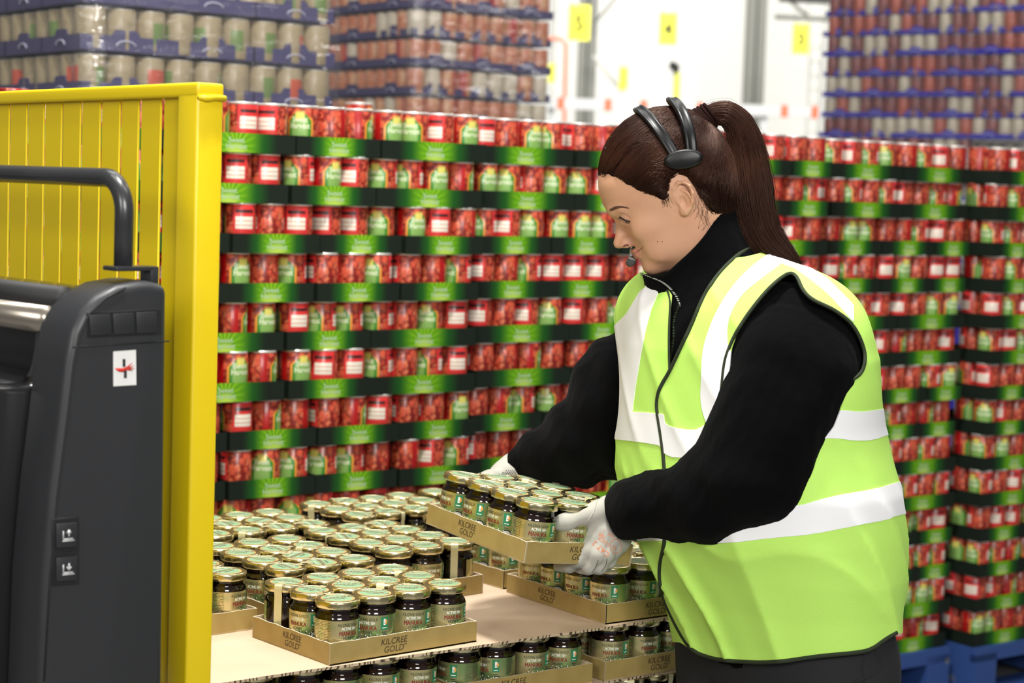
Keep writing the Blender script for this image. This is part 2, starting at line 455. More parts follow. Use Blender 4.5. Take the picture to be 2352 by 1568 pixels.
def seen(P):
    """does the photo show the spot?"""
    x, y = pj(P)
    if not (395 < x < 2375 and -10 < y < 1590): return False
    if x < 505: return x > 396 and R.random() < 0.0
    if inpoly(x, y, OCC): return False
    if x < 1120 and y > 1175 - (x - 505) * 0.08: return False
    if 1120 <= x < 1420 and y > 1060: return False
    return True
def rowpat(n, kind):
    out = []
    i = 0
    pat = [4, 3] if kind else [3]
    while n > 0:
        k = pat[i % len(pat)]; i += 1
        if n - k < 3 and n - k != 0: k = n if n <= 4 else (4 if n - 4 in (0, 3, 4) else 3)
        k = min(k, n); out.append(k); n -= k
    return out
RZW = math.radians(36.6)
hidden_cans, hidden_trays = [], []
can_proto = {}
FACES = [(0.15, 'green badge'), (0.6, 'badge at side'), (-0.65, 'badge at side'), (0.75, 'badge at side'), (2.2, 'white text panel'), (2.6, 'white text panel'), (1.8, 'white text panel'), (-2.9, 'sliced tomatoes'), (-2.5, 'sliced tomatoes'), (-2.2, 'sliced tomatoes'), (-2.7, 'sliced tomatoes'), (-1.5, 'plain red side')]
ncan = ntray = 0
for pi_, (s0, n, off, fromright, words) in enumerate(PALS):
    pal0 = WA + TWU * s0 + TWN * off
    for r in range(NROW):
        top_i = NROW - 1 - r
        kind = (top_i % 4) < 2
        pat = rowpat(n, kind)
        if fromright: pat = pat[::-1]
        jx = R.uniform(-.006, .006); s = 0.0; ci = 0; ti = 0
        for k in pat:
            js = R.uniform(-.003, .003); jd = R.uniform(-.006, .006)
            c = pal0 + TWU * (s + k * PITCH / 2 + jx + js) + TWN * jd; z = TRAYZ[r]
            loc = (c[0], c[1], z + .001)
            vis = any(seen(c + TWU * q * k * PITCH * .45 + np.array([0, 0, z + .02])) for q in (-1, 0, 1))
            if True:
                o = link('fruit_tray', {4: T4M, 3: T3M, 2: T2M}[k]); o.location = loc; o.rotation_euler = (0, 0, RZW + R.uniform(-.004, .004))
                tag(o, 'green can tray, %s from left, %s row down, %s' % (nth(ti), nth(top_i), words), 'cardboard tray', 'green tomato trays'); ntray += 1
            for q in range(k):
                cc = c + TWU * ((q - (k - 1) / 2) * (PITCH - .0032)) + TWN * (CR + .004 + R.uniform(0, .002))
                zz = z + .0030
                ang, fw = R.choice(FACES)
                phi = math.atan2(0 - cc[1], 0 - cc[0]); rot = phi + math.pi/2 - ang + R.uniform(-.1, .1)
                if seen(cc - TWN * .03 + np.array([0, 0, zz + .075])) and ncan < 299:
                    e = empty('tomato_can', (cc[0], cc[1], zz), (0, 0, rot))
                    tag(e, 'red can, %s showing, %s from left, %s row down, %s' % (fw, nth(ci), nth(top_i), words), 'can', 'red tomato cans')
                    link('label', CAN_L, e); link('rim', CAN_R, e); ncan += 1
                else: hidden_cans.append((cc[0], cc[1], zz, rot))
                c2 = cc + TWN * PITCH
                hidden_cans.append((c2[0], c2[1], zz, R.uniform(0, 6)))
                ci += 1
            s += k * PITCH; ti += 1
print('cans', ncan, 'trays', ntray, 'hidden', len(hidden_cans))
m = MB(); _q = MB().lathe([(CR*.98, 0), (CR, .004), (CR, .104), (CR*.97, .108), (.001, .107)], 14, 0, True); LP = []
for x, y, z, rt in hidden_cans:
    M = Matrix.Translation((x, y, z)) @ Matrix.Rotation(rt, 4, 'Z')
    m.add(_q.v, _q.f, 0, True, M); LP += _q.v
me = m.mesh('tomato_cans', [tomato_label('lp')])
at_ = me.attributes.new('lp', 'FLOAT_VECTOR', 'POINT')
at_.data.foreach_set('vector', np.array(LP, dtype=np.float32).ravel())
o = link('tomato_cans', me); tag(o, 'red tomato cans deeper inside the wall of stacked trays', 'can', kind='stuff')
# shallow dark core behind the two built can rows so the stack reads solid
M_bp = MX('pallet_blue', rough=0.55)
M_bp = M_bp.base((0.03, 0.075, 0.26)).over(M_bp.noise(14, 5).ss(0.62, 0.72), (0.22, 0.2, 0.16)).done()
for i, (s0, n, off, fr, words) in enumerate(PALS):
    L = n * PITCH
    root = empty('blue_pallet', tuple(WA + TWU * s0 + TWN * (off - .012)), (0, 0, RZW)); tag(root, 'blue wooden pallet under the %s of tomato cans' % words, 'pallet')
    for k in range(5): MB().box((0, .02 + k * .2, .14), (L, .16 + k * .2, .161)).build('deck_board', M_bp, root)
    for bx in (0, L/2 - .05, L - .1): MB().box((bx, 0, .022), (bx + .1, 1.0, .14)).build('block', M_bp, root)
    MB().box((0, 0, 0), (L, .1, .022)).build('bottom_board', M_bp, root)
    MB().box((0, 0, .118), (L, .022, .161)).build('lip_board', M_bp, root)
# a loose can standing on the stack behind the front row
px_top = at(825, 236, 4.99); e = empty('tomato_can', (px_top[0], px_top[1], 0), (0, 0, 1.1)); tag(e, 'single red can standing on top of the left can stack', 'can')
e.location.z = px_top[2] - .108
for dx in (0,): link('label', CAN_L, e); link('rim', CAN_R, e)
supz = e.location.z
b2 = MB().box((-.16, -.12, 0), (.16, .12, supz - (TRAYZ[-1] + ROWH) - .001)).build('flat_carton', mat('carton', (.35, .27, .18), .8)); b2.location = (e.location.x, e.location.y, TRAYZ[-1] + ROWH); b2.rotation_euler = (0, 0, RZW)
tag(b2, 'low brown carton hidden under the single red can', 'carton')
# ------------------------------------------------------------------ background crate stacks
M_beige = MX('soup_label', rough=0.35, coat=0.2)
rn = M_beige.rnd(); aa = M_beige.ang()
M_beige.base((0.36, 0.29, 0.18)).over(M_beige.noise(60, 3).ss(0.5, 0.7), (0.30, 0.24, 0.15))
M_beige.over((M_beige.z - 0.05).abs().ss(0.030, 0.026) * aa.abs().ss(0.8, 0.7) * rn.gt(0.35), (0.52, 0.10, 0.06))
M_beige.over((M_beige.z - 0.05).abs().ss(0.030, 0.026) * (aa - 2.4).abs().ss(0.5, 0.4), (0.16, 0.24, 0.08)).done()
M_bean = MX('bean_label', rough=0.35, coat=0.2)
rn = M_bean.rnd(); aa = M_bean.ang()
M_bean.base((0.50, 0.17, 0.09)).over(M_bean.noise(50, 3).ss(0.45, 0.65), (0.62, 0.36, 0.2)).over(rn.gt(0.72), (0.60, 0.52, 0.40)).over(aa.abs().ss(0.5, 0.4) * rn.ss(0.3, 0.28), (0.42, 0.05, 0.04)).done()
M_dk = MX('mixed_label', rough=0.35, coat=0.2)
rn = M_dk.rnd(); aa = M_dk.ang()
M_dk.base((0.30, 0.09, 0.08)).over(M_dk.noise(40, 3).ss(0.45, 0.65), (0.16, 0.07, 0.08)).over(rn.gt(0.75), (0.62, 0.54, 0.42)).over(rn.ss(0.2, 0.18), (0.48, 0.12, 0.08)).done()
M_bt1 = mat('tray_blue_grey', (0.060, 0.054, 0.14), 0.5)
M_bt2 = mat('tray_blue', (0.035, 0.03, 0.42), 0.45)
M_logo = mat('tray_logo_pale', (0.5, 0.5, 0.62), 0.5)
def film_mat():
    m = bpy.data.materials.new('stretch_film'); m.use_nodes = True; nt = m.node_tree; nt.nodes.clear()
    out = nt.nodes.new('ShaderNodeOutputMaterial'); mix = nt.nodes.new('ShaderNodeMixShader'); tr = nt.nodes.new('ShaderNodeBsdfTransparent'); gl = nt.nodes.new('ShaderNodeBsdfGlossy'); df = nt.nodes.new('ShaderNodeBsdfDiffuse'); m2 = nt.nodes.new('ShaderNodeMixShader')
    gl.inputs['Roughness'].default_value = 0.16; gl.inputs['Color'].default_value = (1, 1, 1, 1); df.inputs['Color'].default_value = (0.75, 0.75, 0.8, 1)
    m2.inputs[0].default_value = 0.35; nt.links.new(gl.outputs[0], m2.inputs[1]); nt.links.new(df.outputs[0], m2.inputs[2])
    tc = nt.nodes.new('ShaderNodeTexCoord'); mp = nt.nodes.new('ShaderNodeMapping'); mp.inputs['Scale'].default_value = (3, 3, 14); nz = nt.nodes.new('ShaderNodeTexNoise'); nz.inputs['Scale'].default_value = 2.2; nz.inputs['Detail'].default_value = 4
    bp = nt.nodes.new('ShaderNodeBump'); bp.inputs['Strength'].default_value = 1.0; bp.inputs['Distance'].default_value = 0.03
    nt.links.new(tc.outputs['Object'], mp.inputs[0]); nt.links.new(mp.outputs[0], nz.inputs['Vector']); nt.links.new(nz.outputs['Fac'], bp.inputs['Height']); nt.links.new(bp.outputs[0], gl.inputs['Normal'])
    mix.inputs[0].default_value = 0.10
    nt.links.new(tr.outputs[0], mix.inputs[1]); nt.links.new(m2.outputs[0], mix.inputs[2]); nt.links.new(mix.outputs[0], out.inputs[0])
    return m
M_film = film_mat()
def small_can(r, h, ml, name):
    m = MB().lathe([(r*.96, 0), (r, .003), (r, h-.004), (r*.97, h)], 14, 0).lathe([(r*.97, h-.001), (r*1.01, h), (r*.95, h+.001), (.001, h-.001)], 14, 1)
    return m.mesh(name, [ml, M_tin])
def blue_tray_mesh(L, dep, th, mt, tabs, name, tabh=.016):
    m = MB(); t = .003
    def side(a, b):       # front strip with raised tabs
        a = Vector(a); b = Vector(b); u = (b - a); n = u.length; u = u / n
        pts = [(0, 0), (n, 0), (n, th)]
        for q in reversed(range(tabs)):
            c = n * (q + .5) / tabs; w = n * .16
            pts += [(c + w, th), (c + w * .75, th + tabh), (c - w * .75, th + tabh), (c - w, th)]
        pts += [(0, th)]
        v = Vector((-u.y, u.x, 0)) * t
        fr = [a + u * x + Vector((0, 0, z)) for x, z in pts]; bk = [p + v for p in fr]; N = len(pts)
        m.add(fr + bk, [tuple(range(N)), tuple(range(N, 2*N))[::-1]] + [(i, N + i, N + (i+1) % N, (i+1) % N) for i in range(N)])
    side((-L/2, 0, 0), (L/2, 0, 0)); side((L/2, 0, 0), (L/2, dep, 0)); side((L/2, dep, 0), (-L/2, dep, 0)); side((-L/2, dep, 0), (-L/2, 0, 0))
    m.box((-L/2+t, t, 0), (L/2-t, dep-t, t))
    for q in (-.0,):
        pts = [(.028 * math.cos(k * math.pi / 8), -.0015, th*.35 + .014 * math.sin(k * math.pi / 8)) for k in range(9)]
        m.tube(pts, .0022, 5, 1)
        M = Matrix.Translation((-L/2 + .0, dep/2, 0)) @ Matrix.Rotation(-math.pi/2, 4, 'Z'); m.tube(pts, .0022, 5, 1, M)
    return m.mesh(name, [mt, M_logo])
def stack(corner, th, nx, ny, cr, ch, rowh, rows, z0, ml, mt, tcx, tcy, words, gword, canw, faces, wrap=True, pm=None, vis=None, jit=.006, tabs=2, trf=.27):
    """crates piled on a pallet: faces along u (nx cans) and v (ny cans) meeting at the near corner"""
    u = np.array([math.cos(th), math.sin(th), 0]); v = np.array([-u[1], u[0], 0]); corner = np.array([corner[0], corner[1], 0.0])
    cm = small_can(cr, ch, ml, canw); tm = blue_tray_mesh(tcx * 2 * cr * 1.02, tcy * 2 * cr * 1.02, rowh * trf, mt, tabs, 'blue_tray')
    pt = 2 * cr * 1.02
    for r in range(rows):
        z = z0 + r * rowh; wb = nth(rows - 1 - r)
        for i in range(nx // tcx):
            for j in range(ny // tcy):
                if 0 < i < nx // tcx - 1 and j > 0: continue
                if j > 0 and i > 0: continue
                c = corner + u * (pt * tcx * (i + .5) + R.uniform(-jit, jit) * .4) + v * (pt * tcy * j + R.uniform(0, jit))
                p = c + np.array([0, 0, z])
                x, y = pj(p)
                if y < -60 or y > 640 or x < -150 or x > 2520: continue
                o = link('blue_tray', tm); o.location = p; o.rotation_euler = (0, 0, th + R.uniform(-.01, .01))
                tag(o, 'blue tray, %s from corner on %s face, %s row down, %s' % (nth(max(i, j)), 'right' if j == 0 else 'left', wb, words), 'cardboard tray', 'blue trays of the ' + gword)
        cells = [(i, 0) for i in range(nx)] + [(0, j) for j in range(1, ny)]
        if 'u' not in faces: cells = [(0, j) for j in range(ny)] 
        for i, j in cells:
            p = corner + u * (pt * (i + .5)) + v * (pt * (j + .5)) + np.array([0, 0, z + .0035])
            x, y = pj(p + np.array([0, 0, ch * .8]))
            if y < -30 or x < -40 or x > 2390 or y > 330 - (0 if x > 1240 else 40): continue
            o = link(canw, cm); o.location = p; o.rotation_euler = (0, 0, R.uniform(0, 6.28))
            side = 'right face' if j == 0 else 'left face'
            tag(o, '%s, %s from corner on %s, %s row down' % (canw.replace('_', ' '), nth(i if j == 0 else j), side, wb), 'can', 'cans in the ' + gword)
    # the cans one row further in, and the closed core of the load
    W, D = nx * pt, ny * pt
    m = MB(); M = Matrix.Translation(tuple(corner)) @ Matrix.Rotation(th, 4, 'Z')
    for r in range(rows):
        for i, j in [(i, 1) for i in range(1, nx - 1)] + [(1, j) for j in range(2, ny)]:
            Mc = M @ Matrix.Translation((pt * (i + .5), pt * (j + .5), z0 + r * rowh + .0035))
            m.lathe([(cr*.97, 0), (cr, .004), (cr, ch - .002), (.001, ch - .001)], 8, 0, True, Mc)
    o = m.build('inner_cans', [ml]); tag(o, 'cans one row further inside the ' + words, 'can', kind='stuff')
    x0_, y0_ = tcx * pt + .012, tcy * pt + .012
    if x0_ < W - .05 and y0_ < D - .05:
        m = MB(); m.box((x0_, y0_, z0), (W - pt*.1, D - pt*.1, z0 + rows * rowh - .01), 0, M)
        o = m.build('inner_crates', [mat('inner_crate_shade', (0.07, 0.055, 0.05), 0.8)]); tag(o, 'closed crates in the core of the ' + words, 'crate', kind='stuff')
    # everything below the part in view: closed cartons down to the floor
    m = MB().box((0.01, 0.01, .145), (W - .01, D - .01, z0 - .002), 0, M)
    o = m.build('carton_stack', pm or mt); tag(o, 'lower cartons that carry the ' + words, 'carton')
    root = empty('wooden_pallet', tuple(corner), (0, 0, th)); tag(root, 'wooden pallet on the floor under the ' + words, 'pallet')
    for k in range(5): MB().box((0, k * (D-.1)/4, .122), (W, k * (D-.1)/4 + .1, .144)).build('deck_board', M_wood, root)
    for k in range(3): MB().box((k * (W-.1)/2, 0, 0), (k * (W-.1)/2 + .1, D, .122)).build('bearer', M_wood, root)
    if wrap:
        m = MB(); o_ = .006; zt = z0 + rows * rowh + .004; nz_ = 26
        pts = [(-o_, D + o_), (-o_, -o_), (W + o_, -o_), (W + o_, D + o_)]
        loop = []
        for k in range(4):
            a, b = pts[k], pts[(k+1) % 4]
            for q in range(8): loop.append((a[0] + (b[0]-a[0]) * q / 8, a[1] + (b[1]-a[1]) * q / 8))
        vs = []; N = len(loop)
        for iz in range(nz_ + 1):
            z = z0 - .05 + (zt - z0 + .05) * iz / nz_
            for k, (x, y) in enumerate(loop):
                w_ = .004 * math.sin(z / rowh * 2 * math.pi + 1.0) + .003 * math.sin(k * 1.7 + iz * .9)
                cx_, cy_ = W / 2, D / 2; d = math.hypot(x - cx_, y - cy_)
                vs.append((x + (x - cx_) / d * (w_ + .004), y + (y - cy_) / d * (w_ + .004), z))
        fs = [(iz*N + k, iz*N + (k+1) % N, (iz+1)*N + (k+1) % N, (iz+1)*N + k) for iz in range(nz_) for k in range(N)]
        m.add(vs, fs, 0, True, M)
        o = m.build('stretch_wrap', M_film); tag(o, 'clear stretch wrap around the ' + words, 'wrap')
M_wood = MX('pallet_wood', rough=0.8)
M_wood = M_wood.base((0.42, 0.30, 0.17)).over(M_wood.noise(18, 4).ss(0.4, 0.7), (0.30, 0.2, 0.11)).done()
# stack A: beige cans, top left; its near corner shows at x = 183
cA = at(186, 150, 5.02)
stack(cA, RZW, 9, 9, .0418, .108, .1225, 9, .985, M_beige, M_bt1, 3, 3, 'beige stack', 'beige can stack', 'beige_can', 'uv', tabs=1, trf=.33)
cB = at(948, 120, 7.35)
stack(cB, math.radians(36), 9, 12, .036, .095, .110, 12, 1.20, M_bean, M_bt1, 3, 4, 'orange stack', 'orange can stack', 'orange_can', 'uv', tabs=1)
cC = at(2420, 160, 9.3)
stack(cC, math.radians(52), 4, 18, .034, .095, .104, 15, 1.00, M_dk, M_bt2, 4, 3, 'dark red stack', 'dark red can stack', 'dark_red_can', 'v', tabs=1, jit=.02, trf=.22)

# ------------------------------------------------------------------ honey pallet
THH = math.radians(40.34)
HU = np.array([math.cos(THH), math.sin(THH), 0]); HV = np.array([-HU[1], HU[0], 0])
HC = np.array([-.246, 2.801, 0]) - .036 * HU - .036 * HV
def hw(u, v, z): q = HC + HU * u + HV * v; return np.array([q[0], q[1], z])
M_glass = bpy.data.materials.new('jar_glass'); M_glass.use_nodes = True
nt = M_glass.node_tree; nt.nodes.clear()
_o = nt.nodes.new('ShaderNodeOutputMaterial'); _mx = nt.nodes.new('ShaderNodeMixShader'); _t = nt.nodes.new('ShaderNodeBsdfTransparent'); _g = nt.nodes.new('ShaderNodeBsdfGlossy'); _f = nt.nodes.new('ShaderNodeFresnel')
_t.inputs[0].default_value = (0.86, 0.84, 0.8, 1); _g.inputs['Roughness'].default_value = 0.03; _f.inputs['IOR'].default_value = 1.7
nt.links.new(_f.outputs[0], _mx.inputs[0]); nt.links.new(_t.outputs[0], _mx.inputs[1]); nt.links.new(_g.outputs[0], _mx.inputs[2]); nt.links.new(_mx.outputs[0], _o.inputs[0])
M_honey = mat('dark_honey', (0.020, 0.004, 0.003), 0.12, coat=0.3, spec=0.6)
M_lid = MX('lid_gold', rough=0.24, metal=1.0)
M_lid = M_lid.base((0.74, 0.66, 0.38)).over(M_lid.noise(160, 2).ss(0.45, 0.7), (0.60, 0.53, 0.28)).done(bump=(M_lid.noise(70, 2), 0.25, 0.002))
M_sticker = mat('sticker_green', (0.26, 0.42, 0.24), 0.45, coat=0.15)
M_stred = mat('print_brick', (0.22, 0.03, 0.015), 0.5); M_stwhite = mat('print_white', (0.88, 0.88, 0.82), 0.5); M_ink = mat('print_black', (0.02, 0.02, 0.02), 0.5); M_ring = mat('print_tan', (0.48, 0.33, 0.12), 0.5)
M_green2 = mat('badge_green', (0.02, 0.22, 0.09), 0.45); M_orange = mat('badge_orange', (0.8, 0.35, 0.06), 0.45)
m = MX('honey_label', rough=0.30)
a = m.ang()
m.base((0.70, 0.60, 0.30)).over(m.noise(18, 2).ss(0.40, 0.56), (0.28, 0.42, 0.16)).over((a - 0.1).abs().ss(0.75, 0.35) * m.noise(22, 2).ss(0.35, 0.62), (0.36, 0.52, 0.20)).over(m.noise(26, 2).ss(0.62, 0.74), (0.16, 0.30, 0.05))
lines = ((m.z * 420.0).fract() - 0.5).abs().ss(0.26, 0.14) * (a + 1.35).abs().ss(0.52, 0.48) * m.z.gt(0.012) * m.noise(420, 1).gt(0.44)
m.over(lines, (0.12, 0.10, 0.05))
lines2 = ((m.z * 520.0).fract() - 0.5).abs().ss(0.26, 0.14) * (a - 1.75).abs().ss(0.42, 0.38) * m.noise(420, 1).gt(0.42)
m.over(lines2, (0.2, 0.17, 0.10))
M_label = m.done(); M_label.node_tree.nodes['Principled BSDF'].inputs['Metallic'].default_value = 0.75; M_label.node_tree.nodes['Principled BSDF'].inputs['Roughness'].default_value = 0.27
M_seal = mat('seal_foil', (0.66, 0.62, 0.36), 0.35, 0.4)
JR = 0.0332; JH = 0.088
def jar_parts():
    P = {}
    P['honey'] = MB().lathe([(.020, .0035), (.029, .004), (.0312, .008), (.0312, .060), (.0300, .0645), (.0272, .0672), (.0268, .0700), (.001, .0700)], 24).mesh('honey', M_honey)
    P['glass'] = MB().lathe([(.001, .001), (.024, .0), (.030, .0012), (.0325, .005), (JR, .009), (JR, .0585), (.0326, .0632), (.0302, .0668), (.0284, .0690), (.0290, .0705), (.0283, .0720), (.0288, .0735), (.0282, .078)], 28).mesh('glass', M_glass)
    # lid with fluted skirt, rolled rim and raised panel
    m = MB(); n = 48; prof = [(.0318, .0762, 1), (.0330, .0766, 1), (.0333, .0800, 1), (.0333, .0845, .6), (.0328, .0868, 0), (.0312, .0879, 0), (.0296, .0876, 0), (.0288, .0868, 0), (.0268, .0872, 0), (.0200, .0877, 0), (.0100, .0880, 0), (.0004, .0880, 0)]
    vs = []
    for r, z, w in prof:
        for i in range(n):
            rr = r + w * (.00045 * math.cos(12 * 2 * math.pi * i / n))
            vs.append((rr * math.cos(2*math.pi*i/n), rr * math.sin(2*math.pi*i/n), z))
    m.add(vs, [(j*n+i, j*n+(i+1) % n, (j+1)*n+(i+1) % n, (j+1)*n+i) for j in range(len(prof)-1) for i in range(n)], 0, True)
    P['lid'] = m.mesh('lid', M_lid)
    def lidz(x, y): r = math.hypot(x, y); return float(np.interp(r, [0, .01, .02, .0268], [.0880, .0880, .0877, .0872]))
    m = MB()
    for rr, mi, dz in ((.0255, 1, .00012), (.0225, 0, .00022)):
        k = 40; vs = []
        for q in range(5):
            r = rr * q / 4
            for i in range(k): x, y = r * math.cos(2*math.pi*i/k), r * math.sin(2*math.pi*i/k); vs.append((x, y, lidz(x, y) + dz))
        m.add(vs, [(j*k+i, j*k+(i+1) % k, (j+1)*k+(i+1) % k, (j+1)*k+i) for j in range(4) for i in range(k)], mi, True)
    def top(txt, size, x, y, mi, **kw):
        vs, fs = text_geo(txt, size, **kw); m.add([(x + a_, y + b_, lidz(x + a_, y + b_) + .0004) for a_, b_ in vs], fs, mi)
    top('MANUKA', .0112, 0, -.003, 2); top('HONEY', .006, 0, -.0105, 4); top('ACTIVE 10+', .0048, 0, .008, 3); top('KILCREE GOLD', .0042, 0, .0135, 4)
    P['sticker'] = m.mesh('lid_sticker', [M_sticker, M_ring, M_stred, M_stwhite, M_ink])
    # label
    m = MB(); r = JR + .0004; a0 = -math.pi/2 - 2.45; a1 = -math.pi/2 + 2.45
    m.lathe([(r, .0085), (r, .0600)], 44, 0, True, a0=a0, a1=a1)
    rt = r + .00025
    text_bent(m, 'KILCREE GOLD', .0056, 0, .0518, rt, 1, xs=.90)
    for da in (-.004, .004): text_bent(m, 'ACTIVE 10+', .0062, .02 + da, .0460, rt + da * .004, 2, xs=.74)
    for da in (-.008, 0, .008): text_bent(m, 'MANUKA', .0092, da, .0378, rt + da * .004, 3, xs=.76)
    text_bent(m, 'HONEY', .0064, 0, .0322, rt, 1, bold=.00006, xs=.78)
    def patch(ac, zc, w, h, mi, rr=rt):
        k = 6; vs = []
        for q in range(k + 1):
            t = -math.pi/2 + ac + (q / k - .5) * w / rr
            vs += [(rr*math.cos(t), rr*math.sin(t), zc - h/2), (rr*math.cos(t), rr*math.sin(t), zc + h/2)]
        m.add(vs, [(2*q, 2*q+2, 2*q+3, 2*q+1) for q in range(k)], mi, True)
    def disc(ac, zc, R0, mi, rr, x0=-1, x1=1):
        pts = []
        for q in range(24):
            x = R0 * math.cos(2*math.pi*q/24); y = R0 * math.sin(2*math.pi*q/24); x = max(min(x, R0*x1), R0*x0)
            t = -math.pi/2 + ac + x / rr; pts.append((rr*math.cos(t), rr*math.sin(t), zc + y))
        m.add(pts, [tuple(range(24))], mi)
    patch(.80, .0475, .0115, .0195, 4); disc(.80, .0500, .0048, 2, rt+.0002); disc(.80, .0500, .0048, 4, rt+.0003, -1, -.35); disc(.80, .0500, .0048, 5, rt+.0003, .35, 1)
    patch(.80, .0410, .0075, .0012, 2, rt+.0002); patch(.80, .0345, .007, .0010, 1)
    disc(.85, .0235, .0085, 1, rt+.0001); disc(.85, .0235, .0068, 2, rt+.0002); disc(.85, .0235, .0060, 6, rt+.0003); patch(.85, .0242, .008, .0022, 1, rt+.0004); patch(.85, .0210, .006, .0010, 1, rt+.0004)
    for q in range(13):        # little bees
        ac = -.35 + .085 * q + .02 * math.sin(q * 5); zc = .0262 + .0035 * math.sin(q * 2.3); disc(ac, zc, .0012, 1, rt+.0001); disc(ac + .03, zc + .0012, .0009, 2, rt+.0001)
    P['label'] = m.mesh('label', [M_label, M_ink, M_stwhite, M_stred, M_green2, M_orange, mat('print_grey', (.62, .62, .58), .5)])
    # tamper seal strip over the lid edge, on the side away from the label
    m = MB(); w = .0062; path = [(.014, .0884), (.024, .0882), (.0300, .0886), (.0325, .0882), (.0342, .0860), (.0343, .0765), (.0330, .0700), (.0338, .0600), (.0340, .0200)]
    vs = []
    for r_, z_ in path: vs += [(-w, r_, z_), (w, r_, z_)]
    m.add(vs, [(2*q, 2*q+1, 2*q+3, 2*q+2) for q in range(len(path)-1)], 0, True)
    P['seal'] = m.mesh('seal_strip', M_seal)
    return P
JP = jar_parts()
def make_jar():
    e = empty('honey_jar'); link('glass_body', JP['glass'], e); link('honey_fill', JP['honey'], e)
    l = link('lid', JP['lid'], e); link('lid_sticker', JP['sticker'], l); link('label', JP['label'], e); link('seal_strip', JP['seal'], e)
    return e
jar0 = make_jar(); jar_used = False; NJAR = 0
def put_jar(M, label, group='honey jars'):
    global jar_used, NJAR
    j = jar0 if not jar_used else copy_tree(jar0)
    jar_used = True; NJAR += 1
    j.matrix_world = M
    tag(j, label, 'jar', group)
    return j
# cardboard trays for the jars
M_kraft = MX('kraft_gold', rough=0.62)
M_kraft = M_kraft.base((0.37, 0.265, 0.085)).over(M_kraft.noise(40, 4).ss(0.35, 0.75), (0.33, 0.23, 0.07)).done()
M_cardedge = mat('card_edge', (0.72, 0.6, 0.46), 0.85)
M_cardin = MX('card_inside', rough=0.85); M_cardin = M_cardin.base((0.66, 0.52, 0.34)).over(M_cardin.noise(30, 3).ss(0.4, 0.7), (0.60, 0.46, 0.29)).done()
M_print = mat('kraft_print', (0.055, 0.032, 0.012), 0.6)
TL, TS, TT, TW = .276, .209, .0033, .0024      # long side, short side, height, board
TT = .033
def jar_tray_mesh():
    m = MB(); L, S, t = TL, TS, TW
    m.box((0, 0, 0), (L, S, t), 2)
    def wall(ax, pos, lo, hi, flip, h=TT):
        # outside face printed, rim edge raw, inside plain
        n = 14; vs = []; 
        for q in range(n + 1):
            c = lo + (hi - lo) * q / n; hz = h + .0006 * math.sin(q * 2.1 + pos * 90)
            for d in (0, t):
                for z in (0, hz):
                    p = pos + (d if not flip else -d)
                    vs.append((c, p, z) if ax == 'x' else (p, c, z))
        fo, fr, fi = [], [], []
        for q in range(n):
            b = q * 4; fo.append((b, b+4, b+5, b+1)); fr.append((b+1, b+5, b+7, b+3)); fi.append((b+2, b+3, b+7, b+6))
        base = len(m.v); m.add(vs, [], 0)
        for fs, mi in ((fo, 0), (fr, 1), (fi, 2)):
            for f in fs: m.f.append([base + i for i in f]); m.m.append(mi); m.sm.append(False)
        for b in (0, n * 4): m.f.append([base + b, base + b + 1, base + b + 3, base + b + 2]); m.m.append(1); m.sm.append(False)
    wall('x', 0, 0, L, False); wall('x', S, 0, L, True); wall('y', 0, .0004, S - .0004, False); wall('y', L, .0004, S - .0004, True)
    # glued corner flaps
    for x in (t + .0004, L - t - .0014):
        m.box((x, t, t), (x + .001, .03, TT - .004), 2); m.box((x, S - .03, t), (x + .001, S - t, TT - .004), 2)
    return m.mesh('jar_tray', [M_kraft, M_cardedge, M_cardin])
def tray_print_meshes():
    out = []; L, S = TL, TS
    for ang, w, ox, oy in ((0, L, 0, 0), (math.pi/2, S, L, 0), (math.pi, L, L, S), (-math.pi/2, S, 0, S)):
        m = MB(); M = Matrix.Translation((ox, oy, 0)) @ Matrix.Rotation(ang, 4, 'Z')
        x = w * .42 if ang in (0, math.pi) else w * .52
        text_flat(m, 'KILCREE', .0135, x, .0185, 0, y=-.0005, M=M, shear=.12, xs=.98)
        text_flat(m, 'GOLD', .0135, x, .0065, 0, y=-.0005, M=M, shear=.12, xs=1.0)
        text_flat(m, 'TM', .0042, x + .0215, .0135, 0, y=-.0005, M=M)
        out.append(m.mesh('printed_name', M_print))
    return out
JTM, JTP = jar_tray_mesh(), tray_print_meshes()
def put_tray(M, label):
    o = link('jar_tray', JTM); o.matrix_world = M; [link('printed_name', q_, o) for q_ in JTP]; tag(o, label, 'tray', 'gold card trays of honey jars'); return o
ZS = .82
def mat_uv(u, v, z, dth=0.0): p = hw(u, v, z); return Matrix.Translation(tuple(p)) @ Matrix.Rotation(THH + dth, 4, 'Z')
def fill_tray(T, words, rots, skip=(), nx=4, ny=3, frontwords=None):
    px_, py_ = (TL - .006) / nx, (TS - .006) / ny
    for i in range(nx):
        for j in range(ny):
            if (i, j) in skip: continue
            r = rots.get((i, j)) if rots else None
            if r is None: r = R.choice([-50, -25, 0, 15, 35, 55, 80, 120, 160, 180, 200, 240]) + R.uniform(-12, 12)
            th_ = math.atan2(T[1][0], T[0][0])
            M = T @ Matrix.Translation((.003 + px_ * (i + .5) + R.uniform(-.0006, .0006), .003 + py_ * (j + .5) + R.uniform(-.0006, .0006), TW + .0001)) @ Matrix.Rotation(math.radians(r) - th_, 4, 'Z')
            yield i, j, M
def tray_of_jars(T, tlabel, where, rots=None, skip=(), count=True):
    put_tray(T, tlabel)
    for i, j, M in fill_tray(T, where, rots, skip):
        put_jar(M, 'gold-lidded honey jar, %s along and %s deep in %s' % (nth(i), nth(j), where), 'honey jars in ' + where)
